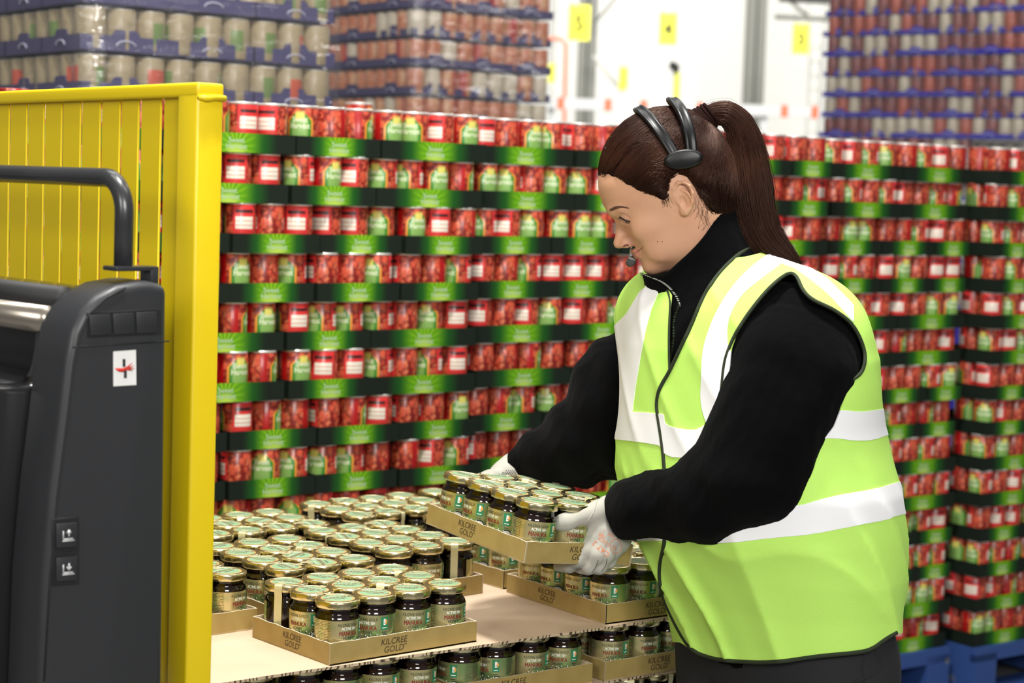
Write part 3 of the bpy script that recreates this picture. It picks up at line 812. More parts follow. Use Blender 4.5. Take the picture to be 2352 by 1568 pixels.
# long side runs along local x. T1: long side faces the camera's right
tray_of_jars(mat_uv(0, 0, ZS), 'gold card tray of jars standing alone at the front of the cardboard sheet', 'the front tray',
             {(0,0): 36, (1,0): -13, (2,0): 15, (3,0): 28, (0,1): -32, (0,2): 165, (1,1): 20, (2,1): 175, (3,1): 10, (1,2): -20, (2,2): 12, (3,2): 200})
def T_long_v(u, v, z, d=0.0):     # long side along v, origin so that local box covers u..u+TS, v..v+TL
    return mat_uv(u, v, z, d) @ Matrix.Translation((TS, 0, 0)) @ Matrix.Rotation(math.pi/2, 4, 'Z')
tray_of_jars(mat_uv(-.240, .252, ZS), 'gold card tray partly hidden behind the yellow post', 'the tray behind the yellow post', {(3,0): 55, (2,0): 10})
tray_of_jars(T_long_v(.062, .232, ZS), 'gold card tray directly behind the front tray', 'the tray behind the front one', {(0, 2): -50})
tray_of_jars(T_long_v(.300, .262, ZS, .03), 'gold card tray with a dark sealed jar at its right corner', 'the middle tray left of the gap', {(0,0): 182, (0,1): 35, (0,2): 60})
tray_of_jars(T_long_v(.529, -.022, ZS, -.075), 'gold card tray at the right corner beside the woman', 'the right corner tray', {(0,0): -22, (0,1): -14, (0,2): -35, (1,2): -45, (2,2): -55, (3,2): -20})
tray_of_jars(T_long_v(.560, .275, ZS, -.03), 'gold card tray behind the lifted tray', 'the tray behind the lifted one', {(0,2): -30, (1,2): -50, (2,2): -20, (3,2): -60})
tray_of_jars(mat_uv(-.21, .475, ZS, .02), 'gold card tray at the left end, second from the front', 'the second left tray')
tray_of_jars(mat_uv(.115, .535, ZS), 'gold card tray in the back row, left of centre', 'the back left tray')
tray_of_jars(mat_uv(.446, .567, ZS, .01), 'gold card tray in the back row, right of centre', 'the back centre tray')
tray_of_jars(mat_uv(.735, .575, ZS), 'gold card tray at the far right back corner', 'the far right back tray', skip={(3, 0), (3, 1), (3, 2), (2, 0)})
# held tray
A_, B_, C_ = np.array([.028, 2.855, .961]), np.array([-.130, 3.080, .976]), np.array([.196, 2.975, .940])
ex = (B_ - A_); ex /= np.linalg.norm(ex); ey = (C_ - A_); ey -= ex * (ey @ ex); ey /= np.linalg.norm(ey); ez = -np.cross(ex, ey)
# local x = short side (A->C), local y = long side (A->B): reuse with long side along x: x = B->A, y = A->C
X_, Y_ = -ex, ey; Z_ = np.cross(X_, Y_)
TH_ = Matrix(((X_[0], Y_[0], Z_[0], B_[0]), (X_[1], Y_[1], Z_[1], B_[1]), (X_[2], Y_[2], Z_[2], B_[2]), (0, 0, 0, 1)))
HR = {(3,0): 12, (2,0): -50, (1,0): -58, (0,0): -52, (3,1): 20, (3,2): 25}
put_tray(TH_, 'gold card tray of jars lifted in the gloved hands of the woman')
for i in range(4):
    for j in range(3):
        r = HR.get((i, j), R.choice([0, 30, 160, 200, 240]))
        M = TH_ @ Matrix.Translation((.003 + .0675 * (i + .5), .003 + .0677 * (j + .5), TW + .0001)) @ Matrix.Rotation(math.radians(r) - math.atan2(X_[1], X_[0]), 4, 'Z')
        put_jar(M, 'gold-lidded honey jar, %s along and %s across in the lifted tray' % (nth(i), nth(j)), 'honey jars in the lifted tray')
# layer sheets with a fluted edge
M_sheet = MX('layer_card', rough=0.8)
M_sheet = M_sheet.base((0.66, 0.50, 0.36)).over(M_sheet.noise(6, 4).ss(0.35, 0.7), (0.61, 0.46, 0.32)).done()
M_flute = MX('card_flute', rough=0.9)
M_flute = M_flute.base((0.55, 0.42, 0.28)).over(((M_flute.x * 110.0 + M_flute.noise(20, 2) * 6.0).fract() - 0.5).abs().ss(0.28, 0.1) * M_flute.noise(60, 2).ss(0.42, 0.5), (0.05, 0.03, 0.015)).done()
def sheet(z, label, th=.0042, ue=(-.36, .95), fr=(.018, -.058), back=.83):
    m = MB(); n = 90; vs = []
    for q in range(n + 1):
        t = q / n; u = ue[0] + (ue[1] - ue[0]) * t; v = fr[0] + (fr[1] - fr[0]) * t + R.uniform(-.0009, .0009) + .001 * math.sin(q * .4)
        vs += [(u, v, -th), (u, v, 0), (u, back, 0), (u, back, -th)]
    m.add(vs, [(4*q+1, 4*q+5, 4*q+6, 4*q+2) for q in range(n)], 0); m2 = [(4*q, 4*q+4, 4*q+5, 4*q+1) for q in range(n)]
    b = 0
    for f in m2: m.f.append(list(f)); m.m.append(1); m.sm.append(False)
    for f in [(4*q+3, 4*q+2, 4*q+6, 4*q+7) for q in range(n)] + [(0, 1, 2, 3), (4*n+3, 4*n+2, 4*n+1, 4*n)]: m.f.append(list(f)); m.m.append(1); m.sm.append(False)
    for f in [(4*q, 4*q+3, 4*q+7, 4*q+4) for q in range(n)]: m.f.append(list(f)); m.m.append(0); m.sm.append(False)
    o = m.build('cardboard_sheet', [M_sheet, M_flute]); o.matrix_world = mat_uv(0, 0, z); tag(o, label, 'cardboard sheet'); return o
sheet(ZS - .0002, 'large brown cardboard sheet under the top layer of honey trays')
Z2 = ZS - .0046 - JH - TW - .0006
sheet(Z2, 'lower cardboard sheet under the second layer of honey trays', fr=(.03, -.045))
# second layer: front trays and their first two rows of jars
L2 = [(-.335, .032, {}), (-.052, .012, {(0,0): 10, (1,0): -25, (2,0): 10, (3,0): 20}), (.233, -.008, {(0,0): -60, (1,0): -40, (2,0): 15, (3,0): -10}), (.533, -.030, {(0,0): 5, (1,0): 25, (2,0): -18, (3,0): -45})]
for q, (u, v, rt) in enumerate(L2):
    T = mat_uv(u, v + .008, Z2 + .0002, -.065)
    put_tray(T, 'gold card tray under the big cardboard sheet, %s from the left' % nth(q))
    for i, j, M in fill_tray(T, '', rt):
        if j > 1: continue
        put_jar(M, 'dark honey jar under the sheet, %s tray from left, %s along, %s' % (nth(q), nth(i), ('front row', 'behind')[j]), 'honey jars in the second layer')
# third layer: what shows beneath the second sheet, and the rest of the load as one lot
Z3 = Z2 - .0046 - JH - TW - .0006
T = mat_uv(.50, -.022, Z3, -.065); put_tray(T, 'lowest gold card tray in view, beside the trousers of the woman')
for i, j, M in fill_tray(T, '', {}):
    if j == 0: put_jar(M, 'honey jar in the lowest tray, %s from the left' % nth(i), 'honey jars in the third layer')
m = MB(); Mh = mat_uv(0, 0, 0)
zz = Z3 + .0; lay = 0
top = Z3
while top > .25:
    m.box((-.34, .04, top - .0045), (.93, .82, top - .001), 0, Mh)
    bot = top - .0045 - JH - TW
    if bot < .15: break
    for a_ in range(18):
        for b_ in range(11):
            if 0 < a_ < 17 and 0 < b_ < 10: continue
            M = Mh @ Matrix.Translation((-.30 + a_ * .071, .075 + b_ * .0705, bot + .003))
            m.lathe([(.024, 0), (.033, .006), (.033, .060), (.028, .068), (.028, .076)], 8, 1, True, M); m.lathe([(.0335, .0755), (.0335, .086), (.001, .0872)], 8, 2, True, M)
    m.box((-.34, .04, bot), (.93, .82, bot + .0024), 0, Mh); m.box((-.34, .036, bot), (.93, .04, bot + .033), 0, Mh)
    top = bot; lay += 1
basez = top
o = m.build('lower_honey_layers', [M_kraft, M_honey, M_lid]); tag(o, 'lower layers of honey jars and card trays on the pallet', 'jar', kind='stuff')
m = MB()
root = empty('wooden_pallet', tuple(hw(-.36, .02, 0)), (0, 0, THH)); tag(root, 'wooden pallet on the floor under the honey jars', 'pallet')
hgt = basez - .0046
for k in range(6): MB().box((0, k * .14, hgt - .022), (1.30, k * .14 + .1, hgt)).build('deck_board', M_wood, root)
for k in range(3): MB().box((k * .6, 0, 0), (k * .6 + .1, .8, hgt - .022)).build('bearer', M_wood, root)
for k in range(9):      # supports for the third layer tray row: trays behind it
    pass
print('jars', NJAR)

# ------------------------------------------------------------------ yellow load guard of the truck
FD = np.array([-math.cos(math.radians(46.5)), math.sin(math.radians(46.5)), 0])   # along the guard, away from the post
FN = np.array([math.cos(math.radians(43.5)), math.sin(math.radians(43.5)), 0])     # towards the right, away
M_yellow = mat('guard_yellow', (0.84, 0.615, 0.003), 0.45, coat=0.2, coatr=0.25, bump=(220, .15, .0006))
YP = 2.50
pc = at(452, 300, YP)          # near vertical edge of the post
def onplane(px, py, n, p0):
    r = ray(px, py); return O0 + r * ((n @ (p0 - O0)) / (n @ r))
pn = FN.copy()                                     # guard plane normal, through the near edge of the post
G0 = pc.copy(); G0[2] = 0
def gs(px, py=400): q = onplane(px, py, pn, pc); return float((q - G0) @ FD)
ztop = at(452, 188, YP)[2]; zrail = at(452, 221, YP)[2]
# truck leans a touch: the guard's top rises slightly going away
q = onplane(0, 209, pn, pc); s_far = gs(0); ztop_far = q[2]
tilt = (ztop_far - ztop) / (s_far)
root = empty('load_guard', tuple(G0)); tag(root, 'yellow steel load guard with flat upright bars and square corner post', 'guard')
def gp(s, n, z): p = FD * s + FN * n; return (p[0], p[1], z + tilt * s)
def gbar(m, s0, s1, n0, n1, z0, z1, mi=0):
    vs = [gp(s0,n0,z0), gp(s1,n0,z0), gp(s1,n1,z0), gp(s0,n1,z0), gp(s0,n0,z1), gp(s1,n0,z1), gp(s1,n1,z1), gp(s0,n1,z1)]
    m.add(vs, [(0,3,2,1),(4,5,6,7),(0,1,5,4),(1,2,6,5),(2,3,7,6),(3,0,4,7)], mi)
w_post = .046
# the right face of the post runs back from the near edge by about 6 cm
dr = onplane(513, 300, FD, pc); n_post = float((dr - pc) @ FN)
print('guard', ztop, tilt, n_post, s_far)
m = MB(); gbar(m, 0, gs(404), 0, n_post, .12, zrail + .004); o = link('corner_post', bevel_mesh(m.mesh('corner_post', M_yellow), .004, 3), root)
m = MB(); gbar(m, -.0005, 1.05, -.0005, n_post + .0005, zrail, ztop); o = link('top_rail', bevel_mesh(m.mesh('top_rail', M_yellow), .004, 3), root)
m = MB(); bz = zrail - .001; m.tube([gp(-.002, 0, bz), gp(-.003, n_post * .3, bz - .001), gp(-.003, n_post * .6, bz + .001), gp(-.002, n_post, bz)], [.003, .0045, .0038, .0045], 8); m.build('weld_bead', M_yellow, root)
edges = [356, 304, 259, 214, 169, 125.5, 84.9, 45.9, 5.7, -34, -75, -116, -158, -200, -243]
s_edges = [gs(e, 400) for e in edges]
for e in s_edges:
    # flat bar set edge-on to the rail: wide face along the guard with a narrow gap
    k = s_edges.index(e); nxt = s_edges[k-1] if k else gs(398)
    m = MB(); w = (e - nxt) * (.91 if k > 2 else .86)
    gbar(m, e - w, e, .012, .0155, .16, zrail + .002); link('upright_bar', bevel_mesh(m.mesh('upright_bar', M_yellow), .0012, 1), root)
m = MB(); gbar(m, 0, 1.05, 0, n_post, .12, .165); link('bottom_rail', bevel_mesh(m.mesh('bottom_rail', M_yellow), .003, 2), root)
m = MB(); gbar(m, 1.05, 1.09, 0, n_post, .12, ztop); link('corner_post', bevel_mesh(m.mesh('corner_post_far', M_yellow), .003, 2), root)

# ------------------------------------------------------------------ truck console
M_tr = mat('truck_plastic', (0.022, 0.023, 0.026), 0.45, coat=0.05, bump=(900, .25, .0004))
M_trg = mat('truck_gloss', (0.012, 0.012, 0.013), 0.22, coat=0.3)
M_pad = mat('rubber_pad', (0.009, 0.009, 0.010), 0.6)
M_stick = mat('sticker_white', (0.85, 0.84, 0.82), 0.4); M_red = mat('sticker_red', (0.65, 0.04, 0.03), 0.5)
YT = 2.38
tc0 = at(388, 1100, YT); fn = FD.copy()        # visible side face has the guard direction as normal; it runs back along FN
def fc(px, py): q = onplane(px, py, fn, tc0); return (float((q - tc0) @ FN), float(q[2]))
root = empty('pallet_truck', (tc0[0], tc0[1], 0)); tag(root, 'dark grey pallet truck console with lift buttons and a tube handle', 'truck')
MT = Matrix(((FN[0], -FD[0], 0, 0), (FN[1], -FD[1], 0, 0), (0, 0, 1, 0), (0, 0, 0, 1)))
# local frame: x = back along the face, y = out of the face (towards camera right), z up
def face_poly(pts): return [fc(*p) for p in pts]
side = face_poly([(388, 1600), (388, 655), (345, 645), (322, 646), (272, 655), (225, 680), (190, 715), (168, 760), (155, 830), (140, 960), (118, 1130), (100, 1330), (86, 1600)])
side = [(x, max(z, .06)) for x, z in side]; side[0] = (side[0][0], .06); side[-1] = (side[-1][0] - .02, .06)
side.reverse()
def yprism(m, poly, y0, y1, mi=0):
    n = len(poly); vs = [(x, y0, z) for x, z in poly] + [(x, y1, z) for x, z in poly]
    m.add(vs, [tuple(range(n)), tuple(range(n, 2*n))[::-1]] + [(i, n+i, n+(i+1) % n, (i+1) % n) for i in range(n)], mi)
def part(name, m, mats, bev=0, seg=2, parent=None):
    me = m.mesh(name, mats)
    if bev: bevel_mesh(me, bev, seg)
    o = link(name, me, parent or root)
    if parent is None: o.matrix_parent_inverse = Matrix(); o.matrix_local = MT
    return o
m = MB(); yprism(m, side, -.085, 0); part('side_column', m, M_tr, .012, 4)
# cap seam strip along the column front edge
seam = [fc(*p) for p in [(272, 653), (225, 678), (188, 713), (165, 760), (152, 830), (137, 960), (115, 1130), (97, 1330), (84, 1560)]]
m = MB(); m.tube([(x + .010, .0004, z - .004) for x, z in seam], .0012, 6); part('panel_seam', m, M_pad)
a, b = fc(160, 797), fc(388, 783)
m = MB(); m.tube([(a[0] + .004, .0004, a[1]), (b[0], .0004, b[1])], .0009, 6); part('panel_seam', m, M_pad)
# button recess with three pads
q = [fc(*p) for p in [(198, 718), (370, 709), (371, 768), (200, 776)]]
m = MB(); yprism(m, q, -.001, .0007); part('button_recess', m, M_pad, .0005, 1)
for i in range(3):
    f0, f1 = .03 + i * .31, .03 + i * .31 + .275
    def L_(t, up): a_, b_ = (q[0], q[1]) if up else (q[3], q[2]); return (a_[0] + (b_[0]-a_[0]) * t, a_[1] + (b_[1]-a_[1]) * t)
    c = [L_(f0, 1), L_(f1, 1), L_(f1, 0), L_(f0, 0)]; mz = sum(p[1] for p in c) / 4
    c = [(x, mz + (z - mz) * .82) for x, z in c]
    m = MB(); yprism(m, c, .0, .0028); part('push_button', m, M_tr, .0012, 2)
# safety sticker
q = [fc(*p) for p in [(260, 807), (312, 803), (313, 884), (260, 887)]]
m = MB(); yprism(m, q, 0, .0006)
st = part('safety_sticker', m, M_stick, .0003, 1)
def fp(px, py, y=.0009): x, z = fc(px, py); return (x, y, z)
m = MB()
m.tube([fp(264, 846), fp(272, 849), fp(281, 850), fp(290, 846)], [.0008, .0022, .0026, .0022], 6, 0, flat=.2, up=(0, 1, 0))
for tip in ((303, 833), (306, 840), (308, 846), (304, 851)): m.tube([fp(287, 847), fp(*tip)], [.0016, .0004], 5, 0, flat=.3, up=(0, 1, 0))
yprism(m, [fc(*p) for p in [(281, 824), (287, 824), (287, 842), (281, 842)]], .0006, .0011, 1); yprism(m, [fc(*p) for p in [(284, 850), (290, 850), (290, 868), (284, 868)]], .0006, .0011, 1)
o = link('warning_picture', m.mesh('warning_picture', [M_red, M_ink]), st)
# lift and lower buttons
for py, lab, dy in ((1228, 'button with a raise symbol', -1), (1305, 'button with a lower symbol', 1)):
    bz = [fc(*p) for p in [(119, py-37), (181, py-42), (181, py+36), (119, py+41)]]
    m = MB(); yprism(m, bz, -.001, .0012); part('button_frame', m, M_pad, .0006, 1)
    bz = [fc(*p) for p in [(126, py-26), (174, py-30), (174, py+27), (126, py+30)]]
    m = MB(); yprism(m, bz, .0, .0045); ob = part('lift_button', m, M_tr, .0018, 2); ob['label'] = lab
    m = MB(); y = .0047
    def ln(p, q_, r=.0007): m.tube([fp(*p, y), fp(*q_, y)], r, 5, 0, flat=.4, up=(0, 1, 0))
    ln((141, py-10), (141, py+9)); ln((141, py+9), (163, py+7)); ln((139, py+13), (166, py+11))
    if dy < 0: ln((154, py-12), (154, py+2), .0009); ln((149, py-5), (154, py-13)); ln((159, py-6), (154, py-13))
    else: ln((154, py-13), (154, py+1), .0009); ln((149, py-5), (154, py+2)); ln((159, py-6), (154, py+2))
    link('lift_symbol', m.mesh('lift_symbol', mat('symbol_white', (.75, .75, .75), .5)), ob)
# main body to the left, with the hand scoop and grip bar
def loc(px, py, Y):
    p = at(px, py, Y) - np.array([tc0[0], tc0[1], 0]); return p
Minv = MT.inverted()
YC = -.125
def L3(px, py, y):      # point on the plane local y = const
    p0 = tc0 - FD * y; qq = onplane(px, py, fn, p0); return float((qq - p0) @ FN), float(qq[2])
pr = [L3(*p, YC) for p in [(150, 655), (118, 668), (93, 690), (78, 740), (72, 800), (62, 850), (42, 875), (5, 878), (-60, 875)]]
x0 = pr[0][0] + .05
body = [(x0, .06), (x0, pr[0][1])] + pr + [(pr[-1][0], .06)]
body.reverse()
m = MB(); yprism(m, body, YC, -.083); part('front_cover', m, M_trg, .010, 3)
body2 = [(x0, .06), (x0, pr[5][1])] + pr[6:] + [(pr[-1][0], .06)]; body2.reverse()
m = MB(); yprism(m, body2, -.62, YC + .002); part('main_cover', m, M_tr, .010, 3)
# dark cowl behind the scoop and the satin grip bar in front of it
tx = fc(250, 800)[0]
def zline(py): return at(60, py, YT + .1)[2]
m = MB(); cw = [(tx - .005, zline(1000)), (tx - .005, zline(664)), (tx + .006, zline(652)), (tx + .055, zline(650)), (tx + .07, zline(662)), (tx + .07, zline(1000))]
yprism(m, cw, -.66, -.09); part('cowl', m, M_trg, .006, 3)
m = MB(); m.tube([(tx - .032, -.66, zline(716)), (tx - .032, -.085, zline(716))], .0175, 20, up=(0, 0, 1)); part('grip_bar', m, mat('bar_satin', (0.34, 0.30, 0.25), .25, .75))
m = MB(); m.tube([(tx - .012, -.66, zline(672)), (tx - .012, -.085, zline(672))], .0165, 16, up=(0, 0, 1)); part('edge_roll', m, M_pad)

# tube handle
M_tube = mat('tube_black', (0.028, 0.029, 0.032), 0.3, coat=0.25, coatr=.15)
hy = -.03
def H3(px, py): x, z = L3(px, py, hy); return Vector((x, hy, z))
pA = H3(290, 612)
zt = at(130, 404, YT)[2]
k0 = H3(286, 440)
# vertical stem, rounded bend, then the bar runs along the truck width (local -y)
bend = []
rb = .042
top = Vector((k0[0], hy, zt - .0))
c = Vector((k0[0], hy - rb, zt - rb))
for i in range(9):
    t = math.pi / 2 * i / 8; bend.append(Vector((k0[0], c.y + rb * math.cos(t), c.z + rb * math.sin(t))))
pts = [Vector((k0[0], hy, pA.z))] + bend + [Vector((k0[0], hy - .62, zt))]
m = MB(); m.tube(pts, .0118, 20, up=(1, 0, 0)); part('tube_handle', m, M_tube)
m = MB(); m.box((k0[0] - .02, hy - .016, pA.z - .005), (k0[0] + .035, hy + .016, pA.z + .001)); m.box((k0[0] + .03, hy - .010, pA.z - .03), (k0[0] + .042, hy + .016, pA.z + .001)); part('handle_bracket', m, M_tube, .002, 2)
for sx in (-.2, .1):
    for yy in (-.52, -.12):
        m = MB(); m.tube([(sx, yy - .03, .06), (sx, yy + .03, .06)], .06, 20, up=(0, 0, 1)); part('wheel', m, M_pad)
# ------------------------------------------------------------------ implicit surface tools
def smin(a, b, k):
    h = np.clip(.5 + .5 * (b - a) / k, 0, 1); return b + (a - b) * h - k * h * (1 - h)
def smax(a, b, k): return -smin(-a, -b, k)
def sph(p, c, r): return np.linalg.norm(p - np.asarray(c), axis=-1) - r
def ell(p, c, r):
    q = (p - np.asarray(c)) / np.asarray(r); k0 = np.linalg.norm(q, axis=-1); k1 = np.linalg.norm(q / np.asarray(r), axis=-1)
    return k0 * (k0 - 1) / np.maximum(k1, 1e-6)
def cap(p, a, b, ra, rb=None):
    rb = ra if rb is None else rb
    a = np.asarray(a, float); b = np.asarray(b, float); ba = b - a
    h = np.clip(((p - a) @ ba) / (ba @ ba), 0, 1)
    return np.linalg.norm(p - a - h[..., None] * ba, axis=-1) - (ra + (rb - ra) * h)
def chain(p, pts, k=.012):
    d = None
    for (a, ra), (b, rb) in zip(pts[:-1], pts[1:]):
        e = cap(p, a, b, ra, rb); d = e if d is None else smin(d, e, k)
    return d
def surf(sdf, lo, hi, h):
    lo = np.asarray(lo, float); hi = np.asarray(hi, float)
    n = np.ceil((hi - lo) / h).astype(int) + 1
    F = np.empty(n, dtype=np.float32)
    gx, gy, gz = [lo[i] + h * np.arange(n[i]) for i in range(3)]
    YY, ZZ = np.meshgrid(gy, gz, indexing='ij')
    cs = max(1, int(400000 / (n[1] * n[2])))
    for i in range(0, n[0], cs):
        xs = gx[i:i+cs]
        P = np.empty((len(xs), n[1], n[2], 3)); P[..., 0] = xs[:, None, None]; P[..., 1] = YY; P[..., 2] = ZZ
        F[i:i+cs] = sdf(P.reshape(-1, 3)).reshape(P.shape[:3])
    S = F < 0
    c = [(a, b, d) for a in (0, 1) for b in (0, 1) for d in (0, 1)]
    def sl(A, o): return A[o[0]:A.shape[0]-1+o[0], o[1]:A.shape[1]-1+o[1], o[2]:A.shape[2]-1+o[2]]
    cnt = sum(sl(S, o).astype(np.int8) for o in c)
    act = (cnt > 0) & (cnt < 8)
    I = np.argwhere(act); idx = np.full(act.shape, -1, dtype=np.int64); idx[act] = np.arange(len(I))
    acc = np.zeros((len(I), 3)); num = np.zeros(len(I))
    for a in c:
        for ax in range(3):
            if a[ax]: continue
            b = list(a); b[ax] = 1; b = tuple(b)
            fa = F[I[:, 0]+a[0], I[:, 1]+a[1], I[:, 2]+a[2]]; fb = F[I[:, 0]+b[0], I[:, 1]+b[1], I[:, 2]+b[2]]
            m = (fa < 0) != (fb < 0)
            t = np.where(m, fa / np.where(m, fa - fb, 1), 0)
            pt = np.array(a, float)[None] + np.zeros((len(I), 3)); pt[:, ax] += t
            acc[m] += pt[m]; num[m] += 1
    V = lo + h * (I + acc / num[:, None])
    Q = []
    for ax in range(3):
        o1, o2 = [(1, 2), (2, 0), (0, 1)][ax]
        a = S; sh = [slice(None)] * 3; sh2 = [slice(None)] * 3
        sh[ax] = slice(0, -1); sh2[ax] = slice(1, None)
        A = S[tuple(sh)]; B = S[tuple(sh2)]
        E_ = np.argwhere(A != B); inside = A[E_[:, 0], E_[:, 1], E_[:, 2]]
        ok = (E_[:, o1] > 0) & (E_[:, o2] > 0) & (E_[:, o1] < n[o1]-1) & (E_[:, o2] < n[o2]-1)
        E_ = E_[ok]; inside = inside[ok]
        def g(d1, d2):
            q = E_.copy(); q[:, o1] -= d1; q[:, o2] -= d2; return idx[q[:, 0], q[:, 1], q[:, 2]]
        q = np.stack([g(1, 1), g(0, 1), g(0, 0), g(1, 0)], 1)
        q[~inside] = q[~inside][:, ::-1]; Q.append(q)
    Q = np.concatenate(Q); Q = Q[(Q >= 0).all(1)]
    return V, Q
def relax(V, Q, it=1, lam=.5):
    e = np.concatenate([Q[:, [0, 1]], Q[:, [1, 2]], Q[:, [2, 3]], Q[:, [3, 0]]]) if Q.shape[1] == 4 else np.concatenate([Q[:, [0, 1]], Q[:, [1, 2]], Q[:, [2, 0]]])
    for _ in range(it):
        s = np.zeros_like(V); c = np.zeros(len(V))
        np.add.at(s, e[:, 0], V[e[:, 1]]); np.add.at(s, e[:, 1], V[e[:, 0]]); np.add.at(c, e[:, 0], 1); np.add.at(c, e[:, 1], 1)
        V = V + lam * (s / np.maximum(c, 1)[:, None] - V)
    return V
def grad(sdf, P, e=.0008):
    g = np.stack([sdf(P + np.eye(3)[i] * e) - sdf(P - np.eye(3)[i] * e) for i in range(3)], -1)
    return g / np.maximum(np.linalg.norm(g, axis=-1, keepdims=True), 1e-9)
def trace(pts, sdf, y0=2.3, steps=90, y1=3.7):
    """where camera rays through pixels meet a surface"""
    D = np.array([ray(*p) for p in pts]); D /= np.linalg.norm(D, axis=1, keepdims=True)
    t = np.full(len(D), y0)
    for _ in range(steps):
        d = sdf(O0 + D * t[:, None]); t = np.where(t > y1, t, t + np.clip(d * .7, -.01, .05))
    return O0 + D * t[:, None]
def dense(pts, step=4.0):
    out = []
    for a, b in zip(pts[:-1], pts[1:]):
        n = max(1, int(math.hypot(b[0]-a[0], b[1]-a[1]) / step))
        out += [(a[0] + (b[0]-a[0]) * i / n, a[1] + (b[1]-a[1]) * i / n) for i in range(n)]
    return out + [pts[-1]]
def smooth_line(pts, it=2):
    for _ in range(it):
        q = [pts[0]]
        for a, b in zip(pts[:-1], pts[1:]): q += [(.75*a[0]+.25*b[0], .75*a[1]+.25*b[1]), (.25*a[0]+.75*b[0], .25*a[1]+.75*b[1])]
        q.append(pts[-1]); pts = q
    return pts
def psd(X, poly, closed=True):
    """signed distance in pixels to a polygon, negative inside"""
    X = np.asarray(X, float); P = np.asarray(poly, float); n = len(P)
    d = np.full(len(X), 1e18); ins = np.zeros(len(X), bool)
    for i in range(n if closed else n - 1):
        a, b = P[i], P[(i+1) % n]; e = b - a; w = X - a
        t = np.clip((w @ e) / max(e @ e, 1e-9), 0, 1); q = w - t[:, None] * e
        d = np.minimum(d, (q * q).sum(1))
        c = (a[1] > X[:, 1]) != (b[1] > X[:, 1])
        with np.errstate(divide='ignore', invalid='ignore'): xx = (b[0]-a[0]) * (X[:, 1]-a[1]) / (b[1]-a[1] if b[1] != a[1] else 1e-9) + a[0]
        ins ^= c & (X[:, 0] < xx)
    d = np.sqrt(d); return np.where(ins, -d, d)
def tri(Q): return np.concatenate([Q[:, [0, 1, 2]], Q[:, [0, 2, 3]]]) if Q.shape[1] == 4 else Q
def cut(V, T, s):
    """split triangles along s = 0; returns (V, T_neg, T_pos)"""
    s = np.where(np.abs(s) < 1e-9, 1e-9, s); neg = s < 0; k = neg[T].sum(1)
    tn = [T[k == 3]]; tp = [T[k == 0]]; mix = T[(k == 1) | (k == 2)]
    nv = []; ed = {}; base = len(V); an, ap = [], []
    def ev(a, b):
        key = (a, b) if a < b else (b, a)
        if key not in ed:
            t = s[a] / (s[a] - s[b]); ed[key] = base + len(nv); nv.append(V[a] + (V[b] - V[a]) * t)
        return ed[key]
    for t in mix.tolist():
        ns = [neg[i] for i in t]
        lone = ns.index(True) if sum(ns) == 1 else ns.index(False)
        a, b, c = t[lone], t[(lone+1) % 3], t[(lone+2) % 3]
        ab, ac = ev(a, b), ev(a, c)
        one, two = (an, ap) if sum(ns) == 1 else (ap, an)
        one.append((a, ab, ac)); two.append((ab, b, c)); two.append((ab, c, ac))
    V2 = np.concatenate([V, np.array(nv)]) if nv else V
    f = lambda l, m: np.concatenate(l + ([np.array(m)] if m else []))
    return V2, f(tn, an).astype(int), f(tp, ap).astype(int)
def compact(V, T):
    u, inv = np.unique(T, return_inverse=True); return V[u], inv.reshape(T.shape)
def vnormals(V, T):
    n = np.cross(V[T[:, 1]] - V[T[:, 0]], V[T[:, 2]] - V[T[:, 0]]); o = np.zeros_like(V)
    for i in range(3): np.add.at(o, T[:, i], n)
    return o / np.maximum(np.linalg.norm(o, axis=1, keepdims=True), 1e-12)
def waves(P, seed, n=14, f0=8, f1=40, dirs=None):
    g = np.random.default_rng(seed); o = np.zeros(len(P))
    for i in range(n):
        f = f0 * (f1 / f0) ** (i / max(n - 1, 1)); d = g.normal(size=3)
        if dirs is not None: d = d * dirs
        d /= np.linalg.norm(d); o += np.sin(P @ d * f + g.uniform(0, 6.28)) * (f0 / f) ** .7
    return o / math.sqrt(n)
def shell(V, T, t, n=None):
    """give an open sheet thickness t inwards"""
    n = vnormals(V, T) if n is None else n; k = len(V)
    e = {}
    for a, b in np.concatenate([T[:, [0, 1]], T[:, [1, 2]], T[:, [2, 0]]]).tolist(): e[(a, b)] = e.get((a, b), 0) + 1
    bd = [(a, b) for (a, b) in e if (b, a) not in e]
    if not bd: return np.concatenate([V, V - n * t]), np.concatenate([T, T[:, ::-1] + k])
    bi = sorted({i for e_ in bd for i in e_}); mp = {v: 2 * k + i for i, v in enumerate(bi)}; nb = len(bi); bi = np.array(bi)
    side = [(mp[b], mp[a], mp[a] + nb) for a, b in bd] + [(mp[b], mp[a] + nb, mp[b] + nb) for a, b in bd]
    return np.concatenate([V, V - n * t, V[bi], (V - n * t)[bi]]), np.concatenate([T, T[:, ::-1] + k, np.array(side)])

